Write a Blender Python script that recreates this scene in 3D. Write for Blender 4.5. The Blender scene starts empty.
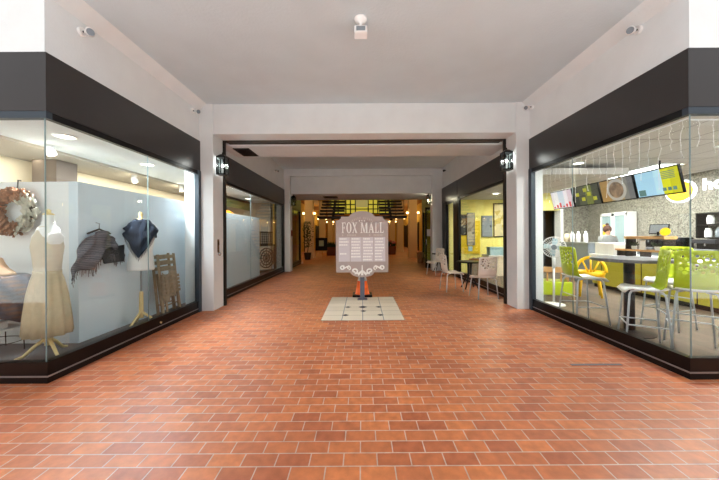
import bpy, bmesh, math, random
from mathutils import Vector, Matrix
random.seed(7)
PI = math.pi
C = bpy.context.scene.collection
sc = bpy.context.scene

# ------------------------------------------------------------------ materials
def lin(c):
    o = []
    for v in c:
        v = v / 255.0
        o.append(v / 12.92 if v <= 0.04045 else ((v + 0.055) / 1.055) ** 2.4)
    return (o[0], o[1], o[2], 1.0)

def base(name):
    m = bpy.data.materials.new(name); m.use_nodes = True
    nt = m.node_tree
    return m, nt, nt.nodes['Principled BSDF']

def mat(name, col, rough=0.6, metal=0.0, spec=0.4, var=0.0, scale=6.0, bump=0.0, bscale=60.0, emit=None, es=0.0):
    m, nt, b = base(name)
    b.inputs['Base Color'].default_value = lin(col)
    b.inputs['Roughness'].default_value = rough
    b.inputs['Metallic'].default_value = metal
    b.inputs['Specular IOR Level'].default_value = spec
    tc = None
    if var > 0 or bump > 0:
        tc = nt.nodes.new('ShaderNodeTexCoord')
    if var > 0:
        n = nt.nodes.new('ShaderNodeTexNoise'); n.inputs['Scale'].default_value = scale; n.inputs['Detail'].default_value = 5
        nt.links.new(tc.outputs['Object'], n.inputs['Vector'])
        r = nt.nodes.new('ShaderNodeValToRGB')
        r.color_ramp.elements[0].position = 0.3; r.color_ramp.elements[1].position = 0.7
        c = lin(col)
        r.color_ramp.elements[0].color = tuple(min(1, v * (1 - var)) for v in c[:3]) + (1,)
        r.color_ramp.elements[1].color = tuple(min(1, v * (1 + var)) for v in c[:3]) + (1,)
        nt.links.new(n.outputs['Fac'], r.inputs['Fac']); nt.links.new(r.outputs['Color'], b.inputs['Base Color'])
    if bump > 0:
        n2 = nt.nodes.new('ShaderNodeTexNoise'); n2.inputs['Scale'].default_value = bscale; n2.inputs['Detail'].default_value = 4
        nt.links.new(tc.outputs['Object'], n2.inputs['Vector'])
        bp = nt.nodes.new('ShaderNodeBump'); bp.inputs['Strength'].default_value = bump; bp.inputs['Distance'].default_value = 0.01
        nt.links.new(n2.outputs['Fac'], bp.inputs['Height']); nt.links.new(bp.outputs['Normal'], b.inputs['Normal'])
    if emit:
        b.inputs['Emission Color'].default_value = lin(emit); b.inputs['Emission Strength'].default_value = es
    return m

def glass_mat(name, tint=(250, 253, 252), f0=0.03, pw=5.0, mx=1.0):
    m = bpy.data.materials.new(name); m.use_nodes = True
    nt = m.node_tree; nt.nodes.clear()
    out = nt.nodes.new('ShaderNodeOutputMaterial')
    tr = nt.nodes.new('ShaderNodeBsdfTransparent'); tr.inputs['Color'].default_value = lin(tint)
    gl = nt.nodes.new('ShaderNodeBsdfGlossy'); gl.inputs['Roughness'].default_value = 0.0
    mix = nt.nodes.new('ShaderNodeMixShader')
    geo = nt.nodes.new('ShaderNodeNewGeometry')
    dot = nt.nodes.new('ShaderNodeVectorMath'); dot.operation = 'DOT_PRODUCT'
    nt.links.new(geo.outputs['Normal'], dot.inputs[0]); nt.links.new(geo.outputs['Incoming'], dot.inputs[1])
    def mth(op, a, b=None):
        n = nt.nodes.new('ShaderNodeMath'); n.operation = op
        if hasattr(a, 'is_linked'): nt.links.new(a, n.inputs[0])
        else: n.inputs[0].default_value = a
        if b is not None:
            if hasattr(b, 'is_linked'): nt.links.new(b, n.inputs[1])
            else: n.inputs[1].default_value = b
        return n.outputs[0]
    ab = mth('ABSOLUTE', dot.outputs['Value'])
    om = mth('SUBTRACT', 1.0, ab)
    p5 = mth('POWER', om, pw)
    sca = mth('MULTIPLY', p5, (1 - f0) * mx)
    f = mth('ADD', sca, f0)
    nt.links.new(f, mix.inputs['Fac'])
    nt.links.new(tr.outputs[0], mix.inputs[1]); nt.links.new(gl.outputs[0], mix.inputs[2])
    nt.links.new(mix.outputs[0], out.inputs['Surface'])
    return m

def brick_floor():
    m, nt, b = base('brick_paving')
    tc = nt.nodes.new('ShaderNodeTexCoord')
    mp = nt.nodes.new('ShaderNodeMapping'); mp.inputs['Location'].default_value = (0.0193, -0.0548, 0)
    nt.links.new(tc.outputs['Object'], mp.inputs['Vector'])
    br = nt.nodes.new('ShaderNodeTexBrick')
    br.offset = 0.5; br.offset_frequency = 2; br.squash = 1.0
    br.inputs['Scale'].default_value = 1.0
    br.inputs['Brick Width'].default_value = 0.2165
    br.inputs['Row Height'].default_value = 0.1103
    br.inputs['Mortar Size'].default_value = 0.0042
    br.inputs['Mortar Smooth'].default_value = 0.15
    br.inputs['Bias'].default_value = 0.0
    br.inputs['Color1'].default_value = lin((214, 130, 80))
    br.inputs['Color2'].default_value = lin((180, 102, 68))
    br.inputs['Mortar'].default_value = lin((200, 178, 164))
    nt.links.new(mp.outputs['Vector'], br.inputs['Vector'])
    n = nt.nodes.new('ShaderNodeTexNoise'); n.inputs['Scale'].default_value = 0.55; n.inputs['Detail'].default_value = 6; n.inputs['Roughness'].default_value = 0.6
    nt.links.new(tc.outputs['Object'], n.inputs['Vector'])
    r = nt.nodes.new('ShaderNodeValToRGB')
    r.color_ramp.elements[0].position = 0.3; r.color_ramp.elements[0].color = (0.74, 0.70, 0.72, 1)
    r.color_ramp.elements[1].position = 0.68; r.color_ramp.elements[1].color = (1.08, 1.04, 0.98, 1)
    nt.links.new(n.outputs['Fac'], r.inputs['Fac'])
    n3 = nt.nodes.new('ShaderNodeTexNoise'); n3.inputs['Scale'].default_value = 14; n3.inputs['Detail'].default_value = 5
    nt.links.new(tc.outputs['Object'], n3.inputs['Vector'])
    r3 = nt.nodes.new('ShaderNodeValToRGB')
    r3.color_ramp.elements[0].position = 0.3; r3.color_ramp.elements[0].color = (0.8, 0.8, 0.8, 1)
    r3.color_ramp.elements[1].position = 0.7; r3.color_ramp.elements[1].color = (1.1, 1.1, 1.1, 1)
    nt.links.new(n3.outputs['Fac'], r3.inputs['Fac'])
    m1 = nt.nodes.new('ShaderNodeMix'); m1.data_type = 'RGBA'; m1.blend_type = 'MULTIPLY'; m1.inputs['Factor'].default_value = 1
    nt.links.new(br.outputs['Color'], m1.inputs['A']); nt.links.new(r.outputs['Color'], m1.inputs['B'])
    m2 = nt.nodes.new('ShaderNodeMix'); m2.data_type = 'RGBA'; m2.blend_type = 'MULTIPLY'; m2.inputs['Factor'].default_value = 1
    nt.links.new(m1.outputs['Result'], m2.inputs['A']); nt.links.new(r3.outputs['Color'], m2.inputs['B'])
    nt.links.new(m2.outputs['Result'], b.inputs['Base Color'])
    bp = nt.nodes.new('ShaderNodeBump'); bp.invert = True; bp.inputs['Strength'].default_value = 0.35; bp.inputs['Distance'].default_value = 0.004
    nt.links.new(br.outputs['Fac'], bp.inputs['Height']); nt.links.new(bp.outputs['Normal'], b.inputs['Normal'])
    b.inputs['Roughness'].default_value = 0.43
    b.inputs['Specular IOR Level'].default_value = 0.42
    return m

def two_tone(name, a, c, kind='brick', rough=0.5, w=0.2, h=0.1, mortar=None, msize=0.004, offset=0.5, rot=0, plane='xy', spec=0.4):
    m, nt, b = base(name)
    tc = nt.nodes.new('ShaderNodeTexCoord')
    br = nt.nodes.new('ShaderNodeTexBrick'); br.offset = offset; br.offset_frequency = 2
    br.inputs['Scale'].default_value = 1
    br.inputs['Brick Width'].default_value = w; br.inputs['Row Height'].default_value = h
    br.inputs['Mortar Size'].default_value = msize; br.inputs['Mortar Smooth'].default_value = 0.1
    br.inputs['Color1'].default_value = lin(a); br.inputs['Color2'].default_value = lin(c)
    br.inputs['Mortar'].default_value = lin(mortar or a)
    mp = nt.nodes.new('ShaderNodeMapping')
    mp.inputs['Rotation'].default_value = {'xy': (0, 0, rot), 'yz': (0, 0, 0), 'xz': (-PI / 2, 0, 0)}[plane]
    if plane == 'yz':
        sx = nt.nodes.new('ShaderNodeSeparateXYZ'); cx = nt.nodes.new('ShaderNodeCombineXYZ')
        nt.links.new(tc.outputs['Object'], sx.inputs[0])
        nt.links.new(sx.outputs['Y'], cx.inputs['X']); nt.links.new(sx.outputs['Z'], cx.inputs['Y'])
        nt.links.new(cx.outputs[0], br.inputs['Vector'])
    else:
        nt.links.new(tc.outputs['Object'], mp.inputs['Vector']); nt.links.new(mp.outputs[0], br.inputs['Vector'])
    nt.links.new(br.outputs['Color'], b.inputs['Base Color'])
    b.inputs['Roughness'].default_value = rough
    b.inputs['Specular IOR Level'].default_value = spec
    return m

def speckle(name, cols, scale=42, rough=0.5):
    m, nt, b = base(name)
    tc = nt.nodes.new('ShaderNodeTexCoord')
    v = nt.nodes.new('ShaderNodeTexVoronoi'); v.inputs['Scale'].default_value = scale
    nt.links.new(tc.outputs['Object'], v.inputs['Vector'])
    r = nt.nodes.new('ShaderNodeValToRGB'); r.color_ramp.interpolation = 'CONSTANT'
    e = r.color_ramp.elements
    e[0].position = 0; e[0].color = lin(cols[0]); e[1].position = 0.3; e[1].color = lin(cols[1])
    for k, c in enumerate(cols[2:]):
        q = e.new(0.55 + 0.2 * k); q.color = lin(c)
    s = nt.nodes.new('ShaderNodeSeparateColor'); nt.links.new(v.outputs['Color'], s.inputs[0])
    nt.links.new(s.outputs[0], r.inputs['Fac']); nt.links.new(r.outputs['Color'], b.inputs['Base Color'])
    b.inputs['Roughness'].default_value = rough
    return m

def plaid(name, a, c, d, scale=14, rough=0.9):
    m, nt, b = base(name)
    tc = nt.nodes.new('ShaderNodeTexCoord')
    w1 = nt.nodes.new('ShaderNodeTexWave'); w1.bands_direction = 'DIAGONAL'; w1.inputs['Scale'].default_value = scale * 0.35; w1.inputs['Distortion'].default_value = 2.0
    w2 = nt.nodes.new('ShaderNodeTexWave'); w2.bands_direction = 'Z'; w2.inputs['Scale'].default_value = scale; w2.inputs['Distortion'].default_value = 3.5
    for w in (w1, w2): nt.links.new(tc.outputs['Object'], w.inputs['Vector'])
    m1 = nt.nodes.new('ShaderNodeMix'); m1.data_type = 'RGBA'; m1.inputs['A'].default_value = lin(a); m1.inputs['B'].default_value = lin(c)
    nt.links.new(w1.outputs['Fac'], m1.inputs['Factor'])
    m2 = nt.nodes.new('ShaderNodeMix'); m2.data_type = 'RGBA'; m2.inputs['B'].default_value = lin(d)
    r = nt.nodes.new('ShaderNodeMath'); r.operation = 'MULTIPLY'; r.inputs[1].default_value = 0.55
    nt.links.new(w2.outputs['Fac'], r.inputs[0]); nt.links.new(r.outputs[0], m2.inputs['Factor'])
    nt.links.new(m1.outputs['Result'], m2.inputs['A']); nt.links.new(m2.outputs['Result'], b.inputs['Base Color'])
    b.inputs['Roughness'].default_value = rough
    return m

def emis(name, col, s):
    m = mat(name, col, emit=col, es=s); return m

M = {}
M['brick'] = brick_floor()
M['plaster'] = mat('white_stucco', (222, 226, 228), 0.85, var=0.03, scale=3, bump=0.25, bscale=40)
M['ceil'] = mat('grey_white_stucco', (204, 216, 222), 0.9, var=0.03, scale=2.2, bump=0.3, bscale=30)
M['fascia'] = mat('dark_bronze_metal', (42, 38, 38), 0.34, spec=0.6, var=0.08, scale=2)
M['black'] = mat('black_metal', (10, 10, 12), 0.3, spec=0.22)
M['frame'] = mat('dark_blue_grey_aluminium', (62, 72, 82), 0.4, metal=0.3)
M['alu'] = mat('brushed_aluminium', (150, 155, 160), 0.35, metal=0.7)
M['chrome'] = mat('satin_chrome', (205, 208, 212), 0.25, metal=0.85)
M['legwhite'] = mat('pale_grey_powder_coat', (206, 212, 220), 0.4)
M['glass'] = glass_mat('clear_glass')
M['glassg'] = glass_mat('greenish_glass', (205, 228, 205))
M['edge'] = mat('glass_edge', (130, 150, 154), 0.2)
M['whitewall'] = mat('white_painted_panel', (236, 240, 244), 0.7, var=0.01)
M['daylit_panel'] = mat('white_panel_cool_daylight', (218, 232, 243), 0.7, var=0.015)  # white panel; its cool daylight is put into the colour
M['dispfloor'] = mat('dark_grey_display_floor', (84, 84, 86), 0.5, var=0.08)
M['beige'] = mat('beige_painted_ceiling', (172, 162, 148), 0.85)
M['warmwall'] = mat('cream_wall', (240, 226, 200), 0.8)
M['brown'] = mat('brown_column_paint', (104, 92, 82), 0.8)
M['yellow'] = mat('pale_yellow_wall', (233, 224, 134), 0.7, var=0.03, scale=2)
M['mustard'] = mat('mustard_paint', (214, 184, 40), 0.7)
M['amber'] = mat('amber_painted_wall', (206, 164, 74), 0.8, var=0.1, scale=1)
M['colm'] = mat('cream_column_paint', (214, 192, 160), 0.8)
M['speck'] = speckle('terrazzo_mosaic_wall', [(150, 146, 134), (130, 126, 114), (168, 164, 152), (104, 100, 90)])
M['plank'] = two_tone('grey_wood_plank_floor', (112, 98, 86), (88, 78, 70), w=1.1, h=0.14, mortar=(66, 58, 52), msize=0.003, rough=0.45, rot=PI / 2)
M['ctile'] = two_tone('acoustic_ceiling_tile', (206, 204, 202), (200, 198, 196), w=0.6, h=1.2, mortar=(150, 150, 150), msize=0.012, offset=0.0, rough=0.9)
M['tile'] = two_tone('cream_stone_tile', (222, 208, 188), (212, 198, 178), w=0.3575, h=0.31, mortar=(150, 136, 122), msize=0.005, offset=0.0, rough=0.45)
M['lime'] = mat('lime_green_plastic', (190, 208, 44), 0.35, spec=0.5)
M['seatwhite'] = mat('white_plastic', (236, 236, 238), 0.35)
M['cream'] = mat('cream_plastic', (244, 236, 226), 0.4)
M['stone'] = mat('grey_laminate', (112, 112, 116), 0.35, var=0.2, scale=24)
M['darkpost'] = mat('charcoal_metal', (52, 54, 60), 0.4, metal=0.3)
M['olive'] = two_tone('olive_counter_panel', (184, 176, 62), (178, 170, 56), w=1.1, h=3.0, mortar=(30, 28, 14), msize=0.012, offset=0.0, plane='yz', rough=0.4)
M['wood'] = mat('light_oak', (196, 150, 96), 0.5, var=0.12, scale=9)
M['woodpale'] = mat('pale_maple', (230, 206, 150), 0.45, var=0.06, scale=9)
M['woodgrey'] = mat('weathered_grey_wood', (150, 134, 112), 0.8, var=0.2, scale=14)
M['wooddark'] = mat('dark_carved_wood', (58, 44, 32), 0.6, var=0.3, scale=14)
M['signplate'] = mat('taupe_sign_paint', (178, 164, 160), 0.55, var=0.02)
M['signwhite'] = mat('white_sign_lettering', (250, 248, 246), 0.5)
M['signpanel'] = mat('lavender_white_panel', (214, 208, 214), 0.5)
M['faded'] = mat('faded_sign_lettering', (206, 196, 190), .6)
M['post'] = mat('blue_grey_steel_post', (104, 108, 124), 0.45, metal=0.2)
M['orange'] = mat('orange_cone_plastic', (255, 112, 40), 0.5)
M['navy'] = mat('navy_wool', (42, 50, 66), 0.95, var=0.25, scale=30, bump=0.4, bscale=120)
M['linen'] = mat('beige_linen', (192, 178, 150), 0.9, var=0.05, scale=20, bump=0.15, bscale=200)
M['linen_hazed'] = mat('beige_linen_reflection_haze', (212, 202, 184), 0.9, var=0.03, scale=20)  # beige dress top, lightened: the pane's reflection is put into the colour
M['formwhite'] = mat('white_mannequin_cloth', (240, 240, 240), 0.8)
M['shawl'] = plaid('plaid_wool', (44, 43, 50), (76, 70, 74), (140, 138, 146))
M['shawl2'] = plaid('striped_shawl', (56, 58, 70), (112, 84, 70), (70, 74, 88), scale=6)
M['fringe'] = mat('grey_wool_fringe', (104, 100, 106), 0.95)
M['hat'] = mat('tan_felt', (206, 164, 128), 0.9)
M['leafc'] = mat('copper_dried_leaf', (150, 106, 78), 0.6, var=0.35, scale=20)
M['leafg'] = mat('grey_dried_leaf', (188, 186, 172), 0.7, var=0.15, scale=20)
M['green'] = mat('dark_green_leaf', (44, 66, 34), 0.5, var=0.35, scale=6)
M['pink'] = mat('pink_petal', (216, 120, 140), 0.7)
M['terracotta'] = mat('red_brown_planter', (112, 62, 44), 0.7)
M['bark'] = mat('brown_bark', (88, 66, 46), 0.9)
M['dark'] = mat('very_dark_brown', (30, 24, 20), 0.5)
M['white'] = mat('white_plastic_gloss', (240, 240, 240), 0.4)
M['grey'] = mat('mid_grey_metal', (128, 136, 144), 0.45)
M['pblue'] = mat('pale_blue_plastic', (164, 196, 206), 0.5)
M['yellowp'] = mat('yellow_plastic', (246, 196, 30), 0.4)
M['kdark'] = mat('dark_green_grey_kitchen', (62, 66, 56), 0.6)
M['concrete'] = mat('pale_concrete', (206, 206, 206), 0.9, var=0.06, scale=0.8)
M['hair'] = mat('brown_hair', (74, 46, 34), 0.7)
M['skin'] = mat('skin', (206, 158, 130), 0.6)
M['shirt'] = mat('grey_shirt', (118, 120, 118), 0.9)
M['red'] = mat('dark_red_enamel', (120, 44, 34), 0.5)
M['brassy'] = mat('brown_bronze_plate', (104, 76, 48), 0.35, metal=0.6)
M['wicker'] = mat('brown_wicker', (150, 104, 64), 0.8, var=0.3, scale=30)
M['bulbc'] = emis('cool_lamp_glow', (255, 250, 240), 9.0)
M['bulbw'] = emis('warm_lamp_glow', (255, 206, 130), 7.0)
M['panelglow'] = emis('fluorescent_glow', (255, 255, 250), 3.2)
M['downglow'] = emis('downlight_glow', (255, 246, 226), 6.0)
M['lattglow'] = emis('lit_yellow_pane', (196, 184, 66), .55)
M['signglow'] = emis('backlit_white', (250, 250, 255), 1.6)
M['lanternglass'] = glass_mat('lantern_glass', (236, 240, 240), 0.05)
M['ledwhite'] = mat('white_light_cable', (238, 238, 240), 0.5, emit=(240, 240, 255), es=0.08)
M['frost'] = mat('frosted_white_panel', (206, 220, 226), 0.5, var=0.02, scale=1)
M['amberwood'] = mat('amber_wood_ceiling', (176, 120, 54), 0.7, var=0.15, scale=2)
M['sheen'] = mat('yellow_emblem', (244, 200, 40), 0.4, emit=(244, 200, 40), es=0.6)

def screen_mat(name, bands):
    # backlit menu board: vertical colour bands across local Y with printed blotches
    m, nt, b = base(name)
    tc = nt.nodes.new('ShaderNodeTexCoord'); sp = nt.nodes.new('ShaderNodeSeparateXYZ')
    nt.links.new(tc.outputs['Generated'], sp.inputs[0])
    r = nt.nodes.new('ShaderNodeValToRGB'); r.color_ramp.interpolation = 'CONSTANT'
    e = r.color_ramp.elements
    e[0].position = 0; e[0].color = lin(bands[0][1])
    e[1].position = bands[1][0]; e[1].color = lin(bands[1][1])
    for p, c in bands[2:]:
        q = e.new(p); q.color = lin(c)
    nt.links.new(sp.outputs['X'], r.inputs['Fac'])
    nt.links.new(r.outputs['Color'], b.inputs['Base Color']); nt.links.new(r.outputs['Color'], b.inputs['Emission Color'])
    b.inputs['Emission Strength'].default_value = 0.55; b.inputs['Roughness'].default_value = 0.3
    return m

# ------------------------------------------------------------------ mesh builder
class MB:
    def __init__(self): self.bm = bmesh.new(); self.T = Matrix.Identity(4)
    def v(self, p): return self.bm.verts.new(self.T @ Vector(p))
    def face(self, vs):
        try: return self.bm.faces.new(vs)
        except ValueError: return None
    def box(self, x0, x1, y0, y1, z0, z1):
        v = [self.v(p) for p in ((x0,y0,z0),(x1,y0,z0),(x1,y1,z0),(x0,y1,z0),(x0,y0,z1),(x1,y0,z1),(x1,y1,z1),(x0,y1,z1))]
        for f in ((3,2,1,0),(4,5,6,7),(0,1,5,4),(1,2,6,5),(2,3,7,6),(3,0,4,7)): self.face([v[i] for i in f])
        return self
    def prism(self, pts, d):
        # polygon pts extruded by vector d
        a = [self.v(p) for p in pts]; b = [self.v(Vector(p) + Vector(d)) for p in pts]
        n = len(pts)
        self.face(a[::-1]); self.face(b)
        for i in range(n): self.face([a[i], a[(i+1)%n], b[(i+1)%n], b[i]])
        return self
    def tube(self, pts, r, n=8, cap=True, r2=None):
        pts = [Vector(p) for p in pts]; rings = []
        up = None
        for i, p in enumerate(pts):
            if i == 0: t = pts[1] - p
            elif i == len(pts) - 1: t = p - pts[i-1]
            else: t = (pts[i+1] - p).normalized() + (p - pts[i-1]).normalized()
            t.normalize()
            if up is None:
                up = Vector((0,0,1)) if abs(t.z) < 0.9 else Vector((1,0,0))
            a = t.cross(up)
            if a.length < 1e-5: a = t.cross(Vector((0,1,0)))
            a.normalize(); b = a.cross(t).normalized(); up = b
            rr = r if r2 is None else r + (r2 - r) * i / (len(pts) - 1)
            rings.append([self.v(p + a*math.cos(2*PI*k/n)*rr + b*math.sin(2*PI*k/n)*rr) for k in range(n)])
        for i in range(len(rings)-1):
            for k in range(n): self.face([rings[i][k], rings[i][(k+1)%n], rings[i+1][(k+1)%n], rings[i+1][k]])
        if cap: self.face(rings[0][::-1]); self.face(rings[-1])
        return self
    def lathe(self, prof, n=24, c=(0,0,0)):
        rings = []
        for r, z in prof:
            rings.append([self.v((c[0]+math.cos(2*PI*k/n)*max(r,1e-4), c[1]+math.sin(2*PI*k/n)*max(r,1e-4), c[2]+z)) for k in range(n)])
        for i in range(len(rings)-1):
            for k in range(n): self.face([rings[i][k], rings[i][(k+1)%n], rings[i+1][(k+1)%n], rings[i+1][k]])
        self.face(rings[0][::-1]); self.face(rings[-1])
        return self
    def loft(self, rings_, n=32, ph=0.0):
        rings = []
        for q in rings_:
            z, rx, ry, cx, cy = q[:5]; amp, fr = (q[5], q[6]) if len(q) > 5 else (0, 0)
            ring = []
            for k in range(n):
                a = 2*PI*k/n; s = 1 + amp*math.sin(fr*a + ph)
                ring.append(self.v((cx+math.cos(a)*rx*s, cy+math.sin(a)*ry*s, z)))
            rings.append(ring)
        for i in range(len(rings)-1):
            for k in range(n): self.face([rings[i][k], rings[i][(k+1)%n], rings[i+1][(k+1)%n], rings[i+1][k]])
        self.face(rings[0][::-1]); self.face(rings[-1])
        return self
    def sphere(self, c, r, n=14, m=9, sz=1.0):
        return self.lathe([(math.sin(PI*i/m)*r, -math.cos(PI*i/m)*r*sz) for i in range(m+1)], n, c)
    def build(self, name, material, parent=None, smooth=False, bevel=0.0, solid=0.0, sub=0):
        bm = self.bm
        bmesh.ops.recalc_face_normals(bm, faces=bm.faces)
        me = bpy.data.meshes.new(name)
        if smooth:
            for f in bm.faces: f.smooth = True
        bm.to_mesh(me); bm.free()
        if material: me.materials.append(material)
        o = bpy.data.objects.new(name, me); C.objects.link(o)
        if parent: o.parent = parent
        if solid:
            s = o.modifiers.new('s', 'SOLIDIFY'); s.thickness = solid; s.offset = 0
        if bevel:
            b = o.modifiers.new('b', 'BEVEL'); b.width = bevel; b.segments = 2; b.limit_method = 'ANGLE'
        if sub:
            u = o.modifiers.new('u', 'SUBSURF'); u.levels = sub; u.render_levels = sub
        return o

def B(*a):
    return MB().box(*a)

def thing(name, label, cat, loc=(0,0,0), rz=0, group=None):
    o = bpy.data.objects.new(name, None); C.objects.link(o)
    o.location = loc; o.rotation_euler = (0,0,rz); o.empty_display_size = 0.1
    return tag(o, label, cat, group)
def tag(o, label, cat, group=None):
    o['label'] = label; o['category'] = cat
    if group: o['group'] = group
    return o
def struct(o, label=None):
    o['kind'] = 'structure'
    if label: o['label'] = label
    return o
def sempty(name, label=None):
    o = bpy.data.objects.new(name, None); C.objects.link(o); o.empty_display_size = 0.1
    return struct(o, label)
def dup(root, loc, rz, label, group=None, scale=None):
    r = root.copy(); C.objects.link(r); r.location = loc; r.rotation_euler = (0,0,rz); r['label'] = label
    if group: r['group'] = group
    if scale: r.scale = scale
    for ch in list(root.children):
        c = ch.copy(); C.objects.link(c); c.parent = r
        for g in list(ch.children):
            d = g.copy(); C.objects.link(d); d.parent = c
    return r

# ------------------------------------------------------------------ dimensions
XL, XR, YF = -3.12, 3.24, 2.87
Y1, Y1b = 5.60, 6.00
Y2, Y2b = 11.60, 11.95
ZB, ZF0, ZF1, ZC = 0.21, 2.70, 3.28, 4.0
PL, PR = -2.87, 2.99
P2L, P2R = -2.88, 2.82
YM = 13.9

# ------------------------------------------------------------------ the setting
f = MB()
f.box(-14, 14, -0.6, YF, -0.15, 0)
f.box(XL, XR, YF, 15.5, -0.15, 0)
f.box(-5.4, 5.4, 15.5, 46, -0.15, 0)
struct(f.build('floor', M['brick']))
struct(B(-40, 40, -8, -0.6, -0.2, -0.005).build('floor_bounce_sidewalk', M['concrete']))  # unseen pale paving added to bounce sunlight up to the ceiling
struct(B(-40, 40, -60, -8, -0.25, -0.1).build('floor_street', mat('grey_asphalt', (92, 92, 94), .9)))
struct(B(-40, 40, -24, -20, -0.1, 11).build('wall_added_opposite', mat('tan_facade', (128, 118, 108), .9)))  # unseen building added to cut sky light on the front wall
struct(B(XL, XR, YF, Y1b, ZC, ZC+0.3).build('ceiling', M['ceil']))
struct(B(XL, XR, Y1b, Y2b, 4.1, 4.4).build('ceiling_passage', M['ceil']))

struct(B(-14, 14, YF+.3, 46.5, 7.4, 7.6).build('ceiling_added_roof', M['concrete']))  # unseen roof, with the outer walls, added to keep sun out of the mall
struct(B(-14, 14, 46.3, 46.5, 0, 7.4).build('wall_rear', M['concrete']))
struct(B(-14, -13.8, YF+.3, 46.3, 0, 7.4).build('wall_outer_left', M['concrete']))
struct(B(13.8, 14, YF+.3, 46.3, 0, 7.4).build('wall_outer_right', M['concrete']))
# walls above the shop fronts
struct(B(-3.6, XL-0.01, YF+0.3, Y2b, ZF1-0.02, 4.4).build('wall_left', M['plaster']))
struct(B(XR+0.01, 3.7, YF+0.3, Y2b, ZF1-0.02, 4.4).build('wall_right', M['plaster']))
struct(B(-14, XL-0.01, YF, YF+0.3, ZF1-0.02, 7.8).build('wall_front_left', M['plaster']))
struct(B(XR+0.01, 14, YF, YF+0.3, ZF1-0.02, 7.8).build('wall_front_right', M['plaster']))
struct(B(XL-0.01, XR+0.01, YF, YF+0.3, 4.3, 7.8).build('wall_front', M['plaster']))
# chamfered cove along the ceiling edge
struct(MB().prism([(XL-0.01, YF+0.02, 3.86), (XL+0.13, YF+0.02, ZC), (XL-0.01, YF+0.02, ZC)], (0, Y1-YF-0.02, 0)).build('trim_1', M['plaster']))
struct(MB().prism([(XR+0.01, YF+0.02, 3.86), (XR-0.13, YF+0.02, ZC), (XR+0.01, YF+0.02, ZC)], (0, Y1-YF-0.02, 0)).build('trim_2', M['plaster']))
# first gate frame
struct(B(-3.42, PL, Y1, Y1b, 0, 4.05).build('pillar', M['plaster'], bevel=0.008), 'left front white pillar')
struct(B(PR, 3.50, Y1, Y1b, 0, 4.05).build('pillar', M['plaster'], bevel=0.008), 'right front white pillar')
struct(B(PL, PR, Y1+0.02, Y1b, 3.42, ZC+0.05).build('beam', M['plaster'], bevel=0.006))
struct(B(XL, XR, 6.36, 7.28, 3.42, 4.12).build('ceiling_bulkhead', M['plaster']))
struct(B(XL-.0, PL, Y2, Y2b, 0, 4.1).build('pillar', M['plaster'], bevel=0.008), 'left rear white pillar')
struct(B(P2R, XR, Y2, Y2b, 0, 4.1).build('pillar', M['plaster'], bevel=0.008), 'right rear white pillar')
struct(B(P2L, P2R, Y2, Y2b-.1, 3.83, 4.1).build('beam', M['plaster']))
struct(B(P2L, P2R, Y2+0.16, Y2b, 3.13, 3.83).build('wall_passage', M['plaster']))
struct(B(XL, XR, Y2b, YM, 3.13, 3.5).build('ceiling_soffit', M['plaster']))

# roller gate in its slot
g = thing('roller_gate', 'dark rolled up security gate recessed behind first white beam', 'gate', (0, 6.02, 0))
B(PL, PR, 0.02, 0.31, 3.44, 3.8).build('housing', M['dark'], g)
B(PL-0.02, PL+0.03, 0.0, 0.06, 0, 3.44).build('guide_rail', M['dark'], g)
B(PR-0.03, PR+0.02, 0.0, 0.06, 0, 3.44).build('guide_rail', M['dark'], g)
MB().tube([(PL, 0.15, 3.47), (PR, 0.15, 3.47)], 0.05, 10).build('roller', mat('gate_roller', (92, 82, 74), .5), g, True)

def vent(loc, sx, sy, label):
    t = thing('ceiling_vent', label, 'vent', loc)
    m = MB()
    m.box(-sx/2, sx/2, -sy/2, -sy/2+.03, -.015, 0).box(-sx/2, sx/2, sy/2-.03, sy/2, -.015, 0)
    m.box(-sx/2, -sx/2+.03, -sy/2, sy/2, -.015, 0).box(sx/2-.03, sx/2, -sy/2, sy/2, -.015, 0)
    m.build('frame', M['dark'], t)
    B(-sx/2+.02, sx/2-.02, -sy/2+.02, sy/2-.02, -.003, 0).build('backing', M['black'], t)
    s = MB(); n = 5
    for k in range(n):
        y = -sy/2 + sy*(k+.7)/(n+.4); s.box(-sx/2+.02, sx/2-.02, y-.01, y+.025, -.012, -.006)
    s.build('louvre', M['dark'], t)
vent((-2.72, 6.84, 3.42), .36, .62, 'dark rectangular vent in the white bulkhead by left wall')
vent((-1.37, 12.8, 3.13), .62, .6, 'dark vent in the low soffit above mall entrance')

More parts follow.
